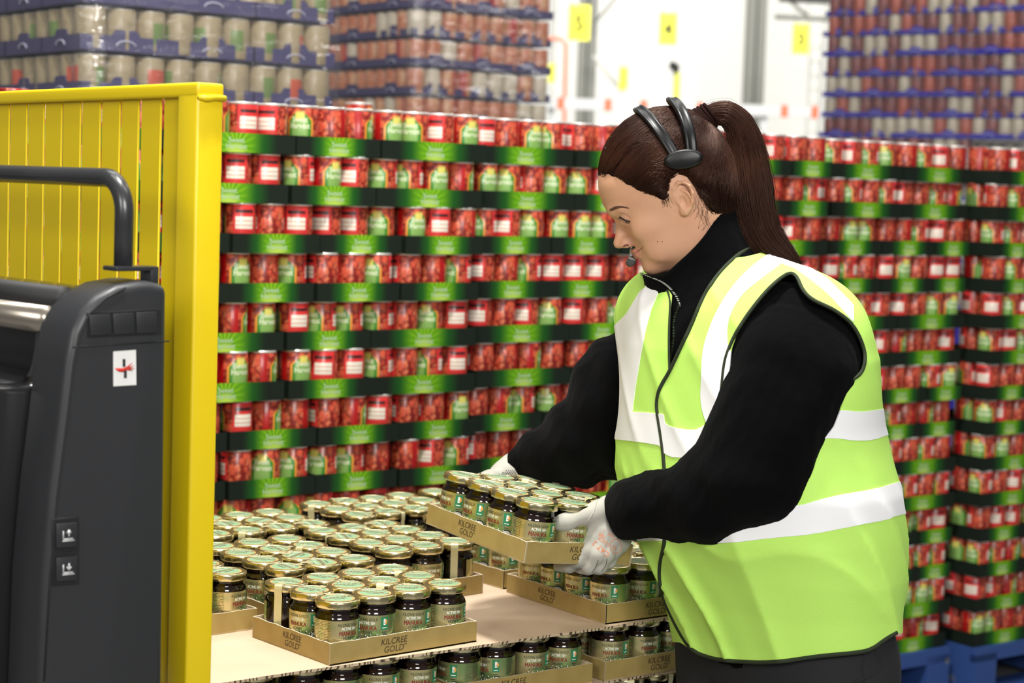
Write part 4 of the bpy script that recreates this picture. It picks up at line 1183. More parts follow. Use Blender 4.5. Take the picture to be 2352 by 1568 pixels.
# ------------------------------------------------------------------ the woman
M_skin = MX('skin', rough=0.5)
M_skin = M_skin.base((0.66, 0.36, 0.225)).over(M_skin.noise(22, 3).ss(0.45, 0.75) * 0.5, (0.62, 0.29, 0.19)).done()
M_skin.node_tree.nodes['Principled BSDF'].inputs['Subsurface Weight'].default_value = 0.12
M_skin.node_tree.nodes['Principled BSDF'].inputs['Subsurface Scale'].default_value = 0.01
M_lip = mat('lip', (0.55, 0.22, 0.16), 0.45)
M_hair = MX('hair_brown', rough=0.36)
M_hair = M_hair.base((0.016, 0.0055, 0.0038)).over(M_hair.noise(9, 3).ss(0.45, 0.68), (0.040, 0.014, 0.008)).done()
M_hair2 = mat('hair_root', (0.016, 0.006, 0.0045), 0.95, spec=.1)
M_hair.node_tree.nodes['Principled BSDF'].inputs['Specular IOR Level'].default_value = .35
M_hair.node_tree.nodes['Principled BSDF'].inputs['Specular Tint'].default_value = (1.0, .62, .48, 1)
M_fleece = mat('black_fleece', (0.0032, 0.0032, 0.0036), 1.0, spec=0.03, sheen=0.025, bump=(700, .5, .001))
M_vest = MX('vest_fabric', rough=0.75)
M_vest = M_vest.base((0.52, 0.87, 0.14)).over(M_vest.noise(900, 2).ss(0.4, 0.7), (0.57, 0.91, 0.18)).done()
M_tape = mat('reflective_tape', (0.93, 0.935, 0.95), 0.55, spec=0.3)
M_bind = mat('vest_binding', (0.018, 0.028, 0.008), 0.8)
M_glove = MX('glove_knit', rough=0.85)
M_glove = M_glove.base((0.43, 0.415, 0.36)).over(M_glove.noise(24, 4).ss(0.5, 0.75), (0.34, 0.325, 0.28)).done()
M_trous = mat('black_trouser', (0.010, 0.0105, 0.013), 0.85, bump=(400, .3, .0006))

person = empty('person', (0.40, 2.95, 0)); tag(person, 'person in a lime reflective vest and black fleece lifting a tray of jars, brown ponytail', 'person')
PINV = Matrix.Translation((-0.40, -2.95, 0))
def padd(name, V, T, mats, parent=None, smooth=True, fm=None):
    o = link(name, np_mesh(name, np.asarray(V), T, mats, smooth, fm)); o.parent = parent or person
    o.matrix_parent_inverse = PINV.copy() if parent in (None, person) else Matrix()
    return o
def pmb(name, mb, mats, parent=None):
    o = link(name, mb.mesh(name, mats)); o.parent = parent or person; o.matrix_parent_inverse = PINV.copy() if parent in (None, person) else Matrix(); return o

# body frame
AL = math.radians(40); F_ = np.array([-math.cos(AL), -math.sin(AL), 0]); L_ = np.array([math.sin(AL), -math.cos(AL), 0])
LV = [(560, 1655, .14, .09), (640, 1662, .185, .115), (700, 1682, .205, .135), (800, 1706, .225, .158), (950, 1715, .229, .167), (1100, 1733, .243, .184), (1200, 1748, .240, .178), (1290, 1768, .232, .164), (1370, 1784, .217, .152), (1450, 1796, .208, .143), (1530, 1806, .205, .136), (1640, 1806, .195, .130)]
YB = 2.96
_z = np.array([at(cx, py, YB)[2] for py, cx, a, b in LV])[::-1]
_x = np.array([at(cx, py, YB)[0] for py, cx, a, b in LV])[::-1]
_a = np.array([l[2] for l in LV])[::-1]; _b = np.array([l[3] for l in LV])[::-1]
def tl(p):
    z = p[:, 2]; cx = np.interp(z, _z, _x); a = np.interp(z, _z, _a); b = np.interp(z, _z, _b)
    q = p[:, :2] - np.stack([cx, np.full_like(cx, YB)], 1)
    return q @ L_[:2], q @ F_[:2], a, b
NECK_B = at(1652, 640, YB); NECK_T = at(1600, 545, YB)
SH = at(1850, 782, 2.84); FSH = at(1512, 738, 3.09)
def torso(p, g=0.0, drop=0.0):
    l, s, a, b = tl(p); a = a + g - .011; b = b + g - .011; n = 2.05
    r = (np.abs(l / a) ** n + np.abs(s / b) ** n + 1e-9) ** (1 / n)
    d = (r - 1) * np.hypot(l, s) / np.maximum(r, .05)
    zt = 1.400 + .10 * l + .050 * np.exp(-(l ** 2 + (s + .04) ** 2) / .012) - drop - .10 * np.clip(-s - .05, 0, 1)
    return smax(d, (p[:, 2] - zt - g) * .95, .085)
def vest_base(p, g=.012):
    d = torso(p, g)
    d = smin(d, cap(p, SH, SH + np.array([0, .0, -.06]), .080 + g), .05)
    d = smin(d, cap(p, FSH, FSH + np.array([0, 0, -.06]), .050 + g), .05)
    return d
def folds(p):
    l, s, a, b = tl(p); z = p[:, 2]
    ang = np.arctan2(l, s)
    low = np.clip((1.12 - z) / .12, 0, 1)
    def ridge(x): return (1 - np.abs(np.sin(x))) ** 2.2
    # soft drape folds falling from the waist, slanting forward, and tension folds under the arm
    w1 = ridge(ang * 4.2 + (z - .9) * 7 + .7 * np.sin(ang * 2.3 + z * 8)) * .0095 * low
    w2 = ridge(z * 17 + ang * 2.6 + 1.2 * np.sin(ang * 3 + 1)) * .0062 * np.clip((1.12 - z) / .05, 0, 1) * np.clip((z - .84) / .08, 0, 1)
    w3 = waves(p, 3, 10, 12, 45, np.array([1, 1, .45])) * .0030
    up_ = ridge(ang * 5 + (z - 1.2) * 18) * .0035 * np.clip((z - 1.08) / .1, 0, 1)
    return w1 + w2 + w3 + up_ - .005 * low
def vest_sdf(p): return vest_base(p) - folds(p)
Wpx = lambda pts: np.asarray(pts, float)
# --- vest cut lines, read from the photo and carried onto the cloth
ARM = [(1816, 623), (1790, 640), (1763, 665), (1735, 698), (1709, 734), (1692, 765), (1680, 800), (1676, 850), (1680, 930), (1700, 1010), (1760, 1070), (1850, 1060), (1915, 980), (1950, 890), (1958, 871), (1975, 862), (1984, 848), (1989, 818), (1977, 776), (1954, 738), (1916, 711), (1890, 699), (1866, 688), (1850, 674), (1839, 657), (1832, 636)]
VNECK = [(1521, 640), (1541, 676), (1537, 741), (1536, 800), (1538, 855), (1550, 828), (1564, 799), (1594, 734), (1608, 698), (1625, 665), (1648, 632), (1671, 607), (1692, 588), (1713, 573), (1747, 560), (1757, 540), (1600, 380), (1450, 500), (1490, 628)]
HEM = smooth_line([(1300, 1480), (1535, 1474), (1552, 1474), (1566, 1476), (1591, 1497), (1638, 1513), (1677, 1519), (1777, 1523), (1876, 1507), (1960, 1500), (2001, 1493), (2034, 1467), (2075, 1450), (2200, 1445)], 1)
HEMP = HEM + [(2200, 1900), (1300, 1900)]
TAPES = {
 'front far': [(1494, 650), (1519, 655), (1505, 690), (1495, 715), (1482, 765), (1472, 818), (1460, 890), (1453, 945), (1453, 948), (1400, 940), (1400, 760), (1440, 720), (1470, 670)],
 'front near': smooth_line([(1785, 575), (1763, 584), (1713, 623), (1671, 672), (1640, 726), (1622, 775), (1613, 812), (1611, 870), (1609, 918), (1615, 950), (1625, 976), (1645, 1018), (1700, 1030), (1690, 900), (1684, 810), (1671, 800), (1671, 741), (1686, 703), (1709, 672), (1736, 650), (1770, 624), (1797, 606), (1800, 590)], 1),
 'back shoulder': [(1775, 578), (1785, 572), (1839, 600), (1900, 640), (1960, 700), (1960, 740), (1935, 712), (1912, 686), (1889, 664), (1850, 634), (1825, 616), (1797, 606)],
 'waist upper': smooth_line([(1395, 942), (1453, 945), (1516, 950), (1525, 950), (1527, 976), (1560, 984), (1594, 988), (1612, 980), (1621, 974), (1700, 975), (1800, 960), (1923, 940), (1977, 946), (2019, 940), (2090, 930), (2090, 990), (2040, 998), (2004, 1011), (1960, 1012), (1931, 1007), (1893, 1005), (1800, 1030), (1700, 1045), (1640, 1050), (1587, 1053), (1527, 1047), (1524, 1024), (1480, 1016), (1421, 1009), (1395, 1008)], 1),
 'waist lower': smooth_line([(1400, 1180), (1600, 1190), (1700, 1175), (1813, 1153), (1826, 1164), (1909, 1139), (2018, 1121), (2056, 1108), (2120, 1095), (2120, 1172), (2056, 1184), (2041, 1192), (1962, 1207), (1863, 1227), (1787, 1233), (1664, 1248), (1605, 1242), (1500, 1240), (1400, 1245)], 1),
}
V, Q = surf(vest_sdf, (.10, 2.60, .62), (.72, 3.32, 1.50), .0044)
V = relax(V, Q, 1, .4); T = tri(Q)
n = vnormals(V, T)
def facing(V, n): return (((O0 - V) * n).sum(1)) > 0
X = pj(V); l, s_, a_, b_ = tl(V)
fc_ = facing(V, n)
sd = np.full(len(V), 60.0)
m_ = fc_ | (l > .16); sd[m_] = psd(X[m_], ARM)[:]
V, Tin, T = cut(V, T, sd); V, T = compact(V, T)
n = vnormals(V, T); X = pj(V); l, s_, a_, b_ = tl(V); m_ = facing(V, n) & (V[:, 2] > 1.05)
sd = np.full(len(V), 60.0); sd[m_] = psd(X[m_], VNECK)
V, _, T = cut(V, T, sd); V, T = compact(V, T)
# neck hole on the hidden side
nk = np.hypot(*(V[:, :2] - NECK_B[:2]).T) - .085; sd = np.where((V[:, 2] > 1.37), nk, .06)
V, _, T = cut(V, T, sd); V, T = compact(V, T)
# armhole on the far side
V, _, T = cut(V, T, np.where((tl(V)[0] < -.13), np.linalg.norm((V - (FSH + np.array([-.01, 0, -.10]))) * np.array([1, 1, .8]), axis=1) - .105, .1)); V, T = compact(V, T)
sd = psd(pj(V), HEMP); V, _, T = cut(V, T, sd); V, T = compact(V, T)
vest = None; pieces = []
for k, poly in TAPES.items():
    X = pj(V); n = vnormals(V, T); sd = psd(X, poly)
    if 'waist' not in k: sd = np.where(facing(V, n) & ((tl(V)[1] > -.02) | ('back' in k)), sd, 60.0)
    V, Tt, T = cut(V, T, sd)
    if len(Tt): a, b = compact(V, Tt); pieces.append((k, a, b))
    V, T = compact(V, T)
a, b = shell(V, T, .0022, grad(vest_sdf, V, .004)); vest = padd('reflective_vest', a, b, M_vest); vest['label'] = 'lime green reflective vest'
for k, a, b in pieces:
    gn_ = grad(vest_sdf, a, .004); a = a + gn_ * .0012; a, b = shell(a, b, .0026, gn_); o = padd('reflective_tape', a, b, M_tape, vest)
    o['label'] = 'white reflective tape band'
def binding(name, pts, r, sdf=vest_sdf, mt=None, parent=None, it=2, lift=.001, flat=.8, n=8, step=4.0, dpt=3.7):
    P = trace(dense(smooth_line(pts, it), step), sdf, y1=dpt); P = P[(P[:, 1] < dpt - .02)]
    for _ in range(2): P[1:-1] = (P[:-2] + P[1:-1] * 2 + P[2:]) / 4
    mb = MB().tube([tuple(q) for q in P], r, n, flat=flat, up=(0, -1, .1)); return pmb(name, mb, mt or M_bind, parent or vest)
binding('edge_binding', [(1640, 1030), (1650, 960), (1658, 890), (1664, 830), (1676, 795), (1690, 765), (1709, 734), (1735, 698), (1763, 665), (1790, 640), (1816, 623), (1832, 636), (1839, 657), (1850, 674), (1866, 688), (1890, 699), (1916, 711), (1954, 738), (1977, 776), (1989, 818), (1984, 846), (1974, 862), (1956, 872)], .0028)
binding('edge_binding', [(1522, 652), (1541, 678), (1537, 741), (1536, 800), (1538, 855)], .0018)
binding('edge_binding', [(1747, 561), (1713, 573), (1692, 588), (1671, 607), (1648, 632), (1625, 665), (1608, 698), (1594, 734), (1564, 799), (1550, 828), (1536, 858), (1520, 882), (1511, 905), (1508, 933), (1513, 963), (1519, 1000), (1524, 1040), (1527, 1080), (1531, 1150), (1529, 1210), (1526, 1252), (1517, 1285), (1514, 1331), (1524, 1374), (1545, 1421), (1568, 1464), (1591, 1496), (1638, 1512), (1677, 1518), (1777, 1522), (1876, 1506), (1960, 1499), (2001, 1492), (2034, 1466), (2060, 1452)], .0034)
print('vest', len(V))

# ------------------------------------------------------------------ fleece jacket
ARM_N = [(at(1852, 775, 2.85), .083), (at(1817, 850, 2.82), .093), (at(1774, 960, 2.80), .084), (at(1738, 1075, 2.80), .083), (at(1640, 1143, 2.84), .066), (at(1545, 1158, 2.89), .053), (at(1475, 1163, 2.92), .044), (at(1430, 1172, 2.94), .038)]
ARM_F = [(FSH + np.array([.02, -.01, -.05]), .080), (at(1452, 900, 3.12), .088), (at(1395, 985, 3.14), .080), (at(1320, 1022, 3.16), .068), (at(1250, 1046, 3.18), .048), (at(1198, 1062, 3.19), .033)]
def cuffcut(p, a, b):    # plane at the wrist, jacket side negative
    d = np.asarray(b) - np.asarray(a); d = d / np.linalg.norm(d); return (p - np.asarray(b)) @ d
CN = (at(1440, 1166, 2.935), at(1402, 1180, 2.945)); CF = (at(1215, 1057, 3.187), at(1173, 1066, 3.197))
COLP = [at(1470, 622, 2.95), at(1648, 500, 2.98), at(1560, 585, 2.88)]
def plane3(a, b, c):
    n = np.cross(b - a, c - a); n /= np.linalg.norm(n)
    if n[2] < 0: n = -n
    return n, a @ n
CT = at(1566, 572, YB); CB = at(1655, 690, YB)
cn = np.cross(at(1648, 500, YB) - at(1470, 624, YB), np.array([.05, 1, .0])); cn /= np.linalg.norm(cn)
if cn[2] < 0: cn = -cn
cd = at(1470, 622, YB) @ cn
COLCUT = smooth_line([(1440, 618), (1468, 618), (1476, 626), (1500, 633), (1520, 631), (1537, 622), (1552, 607), (1585, 578), (1617, 543), (1640, 507), (1656, 486), (1700, 470), (1760, 470)], 1) + [(1760, 200), (1300, 200), (1300, 618)]
def collar(p):
    d = cap(p, at(1588, 470, YB), CB, .070, .088)
    return smin(d, cap(p, at(1507, 600, YB), at(1590, 690, YB), .026, .05), .05)
def jacket_raw(p):
    d = torso(p, -.004, .006)
    d = smin(d, collar(p), .03)
    an = chain(p, ARM_N, .03); af = chain(p, ARM_F, .03)
    wr = waves(p, 11, 12, 24, 95) * .0046
    def axial(p, ch):     # ring folds near elbow and cuff
        return np.sin(p[:, 0] * 72 + p[:, 2] * 44 + 1.5 * np.sin(p[:, 2] * 40)) * .0034
    an = an - wr - axial(p, 0) * np.clip((2.0 - p[:, 0] * 6), 0, 1)
    af = af - wr * 1.4 - np.sin(p[:, 0] * 95 + p[:, 2] * 50) * .003
    # elastic gather at the cuffs
    for c in (CN, CF):
        dc = np.linalg.norm(p - c[1], axis=1)
    d = smin(d, an, .02); d = smin(d, af, .025)
    return d
_jn = lambda p: waves(p, 5, 8, 250, 800) * .0010
def jacket(p):
    d = jacket_raw(p) - _jn(p)
    up_ = p[:, 2] > 1.33
    if up_.any():
        e = np.full(len(p), -.1); e[up_] = -psd(pj(p[up_]), COLCUT) * .00067; d = smax(d, e, .0035)
    # inner hollow of the collar opening
    nearc = np.linalg.norm(p - CN[1], axis=1) < .13; farc = np.linalg.norm(p - CF[1], axis=1) < .10
    d = np.where(nearc, smax(d, cuffcut(p, *CN), .006), d); d = np.where(farc, smax(d, cuffcut(p, *CF), .006), d)
    d = smax(d, .80 - p[:, 2], .01)
    return d
V, Q = surf(jacket, (-.06, 2.62, .79), (.72, 3.34, 1.56), .0046)
V = relax(V, Q, 1, .35); T = tri(Q)
# under the vest the jacket is not needed outside armholes: keep it whole, it is worn beneath
jk = padd('fleece_jacket', V, Q, M_fleece); jk['label'] = 'black fleece jacket'
# zip at the collar and front
def jtrace(p): return jacket(p)
zp = [(1471, 627), (1492, 636), (1518, 645), (1540, 662), (1556, 684), (1561, 700), (1552, 720), (1546, 742), (1548, 770), (1544, 800), (1540, 835)]
P = trace(dense(smooth_line(zp, 2), 3.4), jtrace)
mb = MB()
for i, q in enumerate(P):
    mb.tube([tuple(q + np.array([-.0022, -.0012, 0])), tuple(q + np.array([.0022, -.0012, .0004]))], .0008 if i % 2 else .0005, 5, 0 if i < 28 else 1)
mb.tube([tuple(q + np.array([0, -.0002, 0])) for q in P], .0016, 6, 1, flat=.5)
z_ = P[int(len(P) * .46)]; mb.tube([tuple(z_ + np.array([0, -.002, 0])), tuple(z_ + np.array([.005, -.003, -.012]))], .0018, 6, 2)
pmb('zip', mb, [mat('zip_teeth', (.5, .5, .48), .35, .6), M_bind, mat('zip_pull', (.12, .12, .12), .4, .5)], jk)
for c, r in ((CN, .036), (CF, .03)):
    pass

# ------------------------------------------------------------------ trousers and boots
HB = np.array([at(1800, 1500, YB)[0], YB, 0])
hipL, hipR = HB + L_ * .098, HB - L_ * .098
def trousers(p):
    d = smax(smax(torso(p, -.004), p[:, 2] - .875, .01), .745 - p[:, 2], .05)
    for hp in (hipL, hipR):
        leg = chain(p, [(hp + [0, 0, .80], .102), (hp + [0, 0, .66], .092), (hp + F_ * .01 + [0, 0, .46], .072), (hp + [0, 0, .28], .066), (hp - F_ * .01 + [0, 0, .10], .062)], .02)
        d = smin(d, leg, .012)
    d = smax(d, .66 - p[:, 2] if False else -(p[:, 2] - .085), .004)
    d = smin(d, cap(p, at(1995, 1500, 2.86), at(1985, 1580, 2.86), .035), .03)
    return d - waves(p, 21, 8, 18, 60) * .003
V, Q = surf(trousers, (.08, 2.6, .07), (.72, 3.3, .93), .0075)
V = relax(V, Q, 1, .4); tr_ = padd('work_trousers', V, Q, M_trous); tr_['label'] = 'black work trousers'
mb = MB()
P = trace(dense([(1985, 1498), (1980, 1530), (1984, 1567)], 5), trousers); mb.tube([tuple(q) for q in P], .0016, 6)
P = trace(dense([(2006, 1492), (2022, 1520), (2016, 1540), (1990, 1556), (1960, 1566)], 5), trousers); mb.tube([tuple(q) for q in P], .0016, 6)
pmb('pocket_seam', mb, M_trous, tr_)
for hp in (hipL, hipR):
    f = F_
    def boot(p):
        a = hp + f * .00; d = cap(p, a + [0, 0, .14], a + [0, 0, .06], .052, .045)
        d = smin(d, ell((p - (a + f * .085 + [0, 0, .045])) @ np.stack([f, L_, [0, 0, 1]], 1), (0, 0, 0), (.105, .046, .045)), .03)
        return smax(d, -(p[:, 2] - .004), .006)
    V, Q = surf(boot, tuple(hp + np.array([-.25, -.25, 0])), tuple(hp + np.array([.25, .25, .2])), .007)
    padd('safety_boot', V, Q, M_pad)

# ------------------------------------------------------------------ head
HO = at(1572, 470, 2.955)
_lat = ray(1572, 470); _lat = _lat / np.linalg.norm(_lat)
_r = RT - _lat * (RT @ _lat); _r /= np.linalg.norm(_r); _u = np.cross(_r, _lat)
SPX = np.linalg.norm(HO - O0) / np.linalg.norm(ray(1572, 470) * FPX) # metres per pixel at the head
ta = math.radians(22)
HF = -_r * math.cos(ta) - _u * math.sin(ta); HU_ = -_r * math.sin(ta) + _u * math.cos(ta)
def h_loc(p): q = p - HO; return np.stack([q @ HF, q @ HU_, q @ _lat], -1)      # (forward, up, away from camera)
def h_w(f, u, w): return HO + HF * f + HU_ * u + _lat * w
def hpx(px, py, w=0.0):    # pixel on the head's middle plane -> local (f, u)
    dx, dy = (px - 1572) * SPX, (py - 470) * SPX
    return -dx * math.cos(ta) + dy * math.sin(ta), -dx * math.sin(ta) - dy * math.cos(ta)
US = np.array([-.090, -.082, -.074, -.065, -.055, -.045, -.035, -.020, 0, .012, .022, .034, .050, .065, .080])
FS = np.array([.060, .083, .0895, .0925, .0940, .0935, .0935, .0950, .0985, .1000, .1040, .1105, .1125, .1110, .1060])
WS = np.array([.020, .029, .037, .044, .050, .055, .059, .0635, .0665, .0675, .069, .071, .0725, .0725, .070])
NOSE = [(.098, .034), (.1065, .028), (.1075, .020), (.1095, .010), (.1140, .000), (.1195, -.011), (.1228, -.017), (.1222, -.0215), (.1180, -.0245), (.1080, -.0275), (.0900, -.0300), (.080, -.020), (.080, .02)]
LIPU = [((.1000, -.0375, 0), .0042), ((.0960, -.0385, .012), .0036), ((.0855, -.0372, .0235), .0014)]
LIPL = [((.0975, -.0455, 0), .0050), ((.0935, -.0448, .012), .0040), ((.0855, -.0385, .0225), .0014)]
def lips(q):
    qm = q.copy(); qm[:, 2] = np.abs(q[:, 2]); return smin(chain(qm, LIPU, .004), chain(qm, LIPL, .004), .0015)
def ear(q, sg):
    p = q.copy(); p[:, 2] = q[:, 2] * sg          # near side is negative w
    p[:, 0] = (p[:, 0] + .003) / .80 - .003; p[:, 1] = (p[:, 1] + .002) / .84 + .0
    H_ = [(.012, .012, -.0685), (.0135, .024, -.072), (.008, .036, -.0755), (-.003, .0425, -.079), (-.0145, .0400, -.083), (-.0215, .030, -.085), (-.0215, .016, -.083), (-.0155, .002, -.079), (-.006, -.008, -.075), (.004, -.0145, -.072), (.010, -.012, -.069), (.0105, -.003, -.067)]
    d = chain(p, [(a, .0030) for a in H_], .003)
    d = smin(d, cap(p, (.002, -.009, -.071), (.006, -.006, -.069), .0062), .005)
    d = smin(d, ell(p, (-.004, .015, -.0715), (.0165, .025, .0055)), .004)
    ah = chain(p, [((-.015, .005, -.078), .0022), ((-.013, .020, -.0795), .0024), ((-.004, .031, -.077), .0020)], .003)
    d = smin(d, ah, .003)
    d = smax(d, -ell(p, (.001, .008, -.0785), (.0075, .0115, .0080)), .003)
    return d
def head_base(q):
    f, u, w = q[:, 0], q[:, 1], q[:, 2]
    Ff = np.interp(u, US, FS); W = np.interp(u, US, WS)
    fb = np.where(f > 0, Ff, .075)
    n1 = 2.35
    r = (np.abs(f / fb) ** n1 + np.abs(w / W) ** n1 + 1e-9) ** (1 / n1)
    d = (r - 1) * np.hypot(f, w) / np.maximum(r, .1)
    d = smax(d, (-.0835 - u) + .12 * np.clip(.06 - f, 0, .06) * 0 , .014)
    d = smax(d, u - .085, .02)
    d = smin(d, ell(q, (.0125, .056, 0), (.0985, .090, .0755)), .018)
    # chin, jaw and cheeks
    d = smin(d, ell(q, (.0775, -.0700, 0), (.0165, .0135, .018)), .012)
    qa = q.copy(); qa[:, 2] = np.abs(w)
    d = smin(d, ell(qa, (.062, -.010, .043), (.026, .020, .016)), .018)
    d = smin(d, ell(qa, (.046, -.046, .036), (.032, .024, .016)), .016)
    d = smax(d, -ell(qa, (.1120, .0135, .030), (.0170, .0115, .0200)), .012)
    d = smin(d, ell(qa, (.0880, .0130, .0315), (.0138, .0115, .0140)), .004)
    d = smin(d, chain(qa, [((.1030, .0300, .008), .0075), ((.1020, .0315, .026), .0070), ((.0900, .0300, .044), .0060)], .01), .010)
    return d
def nose(q):
    f, u, w = q[:, 0], q[:, 1], np.abs(q[:, 2])
    d2 = psd(q[:, :2], NOSE)
    t = np.clip((.030 - u) / .052, 0, 1)
    hw = .0062 + .0085 * t ** 2.2 - np.clip(f - .108, 0, 1) * .33 * t
    d = smax(d2, (w - np.maximum(hw, .004)) * .85, .0055)
    qa = q.copy(); qa[:, 2] = w
    d = smin(d, ell(qa, (.1025, -.0205, .0115), (.0105, .0080, .0065)), .005)
    d = smin(d, ell(q, (.1155, -.0165, 0), (.0078, .0078, .0080)), .004)
    d = smax(d, -ell(qa, (.1085, -.0275, .0062), (.0070, .0035, .0032)), .002)
    return d
def neck(p): return chain(p, [(h_w(-.018, -.005, 0), .057), (h_w(-.006, -.060, 0), .050), (at(1625, 640, YB), .050), (at(1660, 720, YB), .060)], .02)
def head(p):
    q = h_loc(p); d = head_base(q)
    d = smin(d, nose(q), .0045)
    d = smin(d, lips(q), .0028)
    d = smax(d, -cap(q, (.1035, -.0418, 0), (.0840, -.0378, -.0235), .0004) if False else d - 1, .001)
    d = smin(d, ear(q, 1), .004); d = smin(d, ear(q, -1), .004)
    d = smin(d, neck(p), .020)
    return d
V, Q = surf(head, tuple(HO + np.array([-.16, -.12, -.30])), tuple(HO + np.array([.20, .12, .20])), .0021)
V = relax(V, Q, 1, .3)
q = h_loc(V); lp = lips(q)
sel = (lp < .0012) & (q[:, 0] > .083)
fm = sel[Q].all(1).astype(int)
# the hidden trunk joins the neck so that the body is one surface
bodyo = padd('body', V, Q, [M_skin, M_lip], fm=fm)
# closed eye with lashes, brow, beauty spots
def head_q(f, u, w): 
    P = np.array([h_w(f, u, w)]); 
    return P[0]
def on_head(pxs, lift=.0003, sdf=head): P = trace(pxs, sdf); return P + grad(sdf, P) * lift
def strands(paths, r, n=3):
    """paths (N, M, 3) -> thin prisms; r (N,) or (N, M)"""
    N, Mn = paths.shape[:2]; r = np.broadcast_to(np.asarray(r, float).reshape(N if np.ndim(r) else 1, -1), (N, Mn))
    t = np.gradient(paths, axis=1); t /= np.maximum(np.linalg.norm(t, axis=2, keepdims=True), 1e-9)
    a = np.cross(t, np.array([.13, .9, .31])); a /= np.maximum(np.linalg.norm(a, axis=2, keepdims=True), 1e-9); b = np.cross(t, a)
    V = np.stack([paths + r[..., None] * (a * math.cos(2*math.pi*k/n) + b * math.sin(2*math.pi*k/n)) for k in range(n)], 2).reshape(-1, 3)
    i = np.arange(N)[:, None, None] * Mn * n + np.arange(Mn - 1)[None, :, None] * n; k = np.arange(n)[None, None]; k2 = (k + 1) % n
    Q = np.stack([i + k, i + n + k, i + n + k2, i + k2], -1).reshape(-1, 4)
    return V, Q
mb = MB()
lash = on_head(dense(smooth_line([(1424, 497), (1430, 502), (1438, 506), (1448, 508)], 2), 1.2), .0006)
mb.tube([tuple(x) for x in lash], [.0006 + .0006 * math.sin(math.pi * i / (len(lash)-1)) for i in range(len(lash))], 6)
dirv = -_u * .55 + HF * .8 - _lat * .25
for i in range(0, len(lash), 1):
    b0 = lash[i]; d_ = dirv / np.linalg.norm(dirv) + NR.normal(size=3) * .12
    mb.tube([tuple(b0), tuple(b0 + d_ * .0025 - _u * .0008), tuple(b0 + d_ * .0042 - _u * .0008)], [.00040, .00030, .0001], 3)
pmb('eyelashes', mb, mat('lash', (.02, .012, .01), .6), bodyo)
paths = []
for i in range(170):
    t = R.random(); x = 1399 + 36 * t; y = 484 - 10 * math.sin(min(1, t * 1.25) * 1.7) + 5 * max(0, t - .6) + R.uniform(-3.2, 3.2) * (1.1 - .8 * t)
    dx, dy = 7 + 4 * t, -2.5 + 4.5 * t
    paths.append([(x, y), (x + dx * .5, y + dy * .5 - .4), (x + dx, y + dy)])
P = on_head([q_ for p_ in paths for q_ in p_], .0004).reshape(-1, 3, 3)
a, b = strands(P, np.tile([.00028, .00024, .0001], (len(P), 1))); padd('eyebrow', a, b, mat('brow_hair', (.16, .075, .045), .8), bodyo)
mb = MB()
for x, y, r in ((1510, 555, .0010), (1521, 555, .0008)):
    c = on_head([(x, y)], -.0004)[0]; mb.tube([tuple(c), tuple(c - _lat * .0007)], r, 8)
pmb('beauty_spot', mb, mat('spot', (.25, .10, .06), .6), bodyo)
cr_ = on_head(dense(smooth_line([(1424, 488), (1432, 489), (1441, 493), (1449, 500)], 2), 1.5), .0001); mb = MB().tube([tuple(x) for x in cr_], [.0001] + [.00045] * (len(cr_)-2) + [.0001], 5); pmb('eyelid_crease_shade', mb, mat('lid_fold_shade', (.38, .18, .11), .7), bodyo)  # darker skin line paints in the shade of the lid fold
cr_ = on_head(dense(smooth_line([(1432, 566), (1438, 562), (1444, 563)], 2), 1.5), .0001); mb = MB().tube([tuple(x) for x in cr_], [.0004] + [.0013] * (len(cr_)-2) + [.0004], 6); pmb('nostril_shade', mb, mat('nostril_dark', (.16, .05, .035), .8), bodyo)  # dark bead stands in for the shade inside the nose opening
# mouth line
mb = MB(); L3p = on_head(dense(smooth_line([(1458, 581), (1465, 577), (1472, 572), (1477, 568)], 2), 1.5), .0000); mb.tube([tuple(x) for x in L3p], [.0006] * (len(L3p)-1) + [.0002], 5); pmb('mouth_line', mb, mat('mouth_dark', (.22, .06, .05), .6), bodyo)

# ------------------------------------------------------------------ hair
HLN = [(.1075, .0870), (.096, .0800), (.082, .066), (.069, .054), (.055, .041), (.041, .031), (.030, .020), (.0235, .008), (.019, .018), (.013, .034), (.004, .046), (-.010, .048), (-.022, .038), (-.028, .018), (-.028, -.004), (-.030, -.022), (-.036, -.040)]
HREG = HLN + [(-.14, -.060), (-.14, .2), (.14, .2), (.125, .10)]
def haircap(p):
    q = h_loc(p)
    d = smin(ell(q, (.0090, .0585, 0), (.1010, .0980, .0830)), ell(q, (-.036, .012, 0), (.0580, .0760, .0680)), .03)
    tie_ = hpx(1600, 291)
    d = smin(d, cap(q, (-.050, .080, 0), (tie_[0], tie_[1], 0), .034, .011), .02)
    reg = psd(q[:, :2], HREG)
    return smax(d, reg - .0015, .011)
def hair_disp(p):
    q = h_loc(p); th_ = np.arctan2(q[:, 0] + .07, q[:, 1] - .10 + 1e-6); return (np.sin(th_ * 46 + np.sin(q[:, 2] * 120) * 1.2) * .0006 + np.sin(q[:, 2] * 500 + th_ * 20) * .0004)
hsd = lambda p: haircap(p) - hair_disp(p)
V, Q = surf(hsd, tuple(HO + np.array([-.16, -.13, -.09])), tuple(HO + np.array([.16, .13, .18])), .0024)
V = relax(V, Q, 1, .3); hair = padd('hair', V, Q, M_hair2); hair['label'] = 'dark brown hair combed back into a ponytail'
TIE = np.array([*hpx(1606, 288), 0.0])
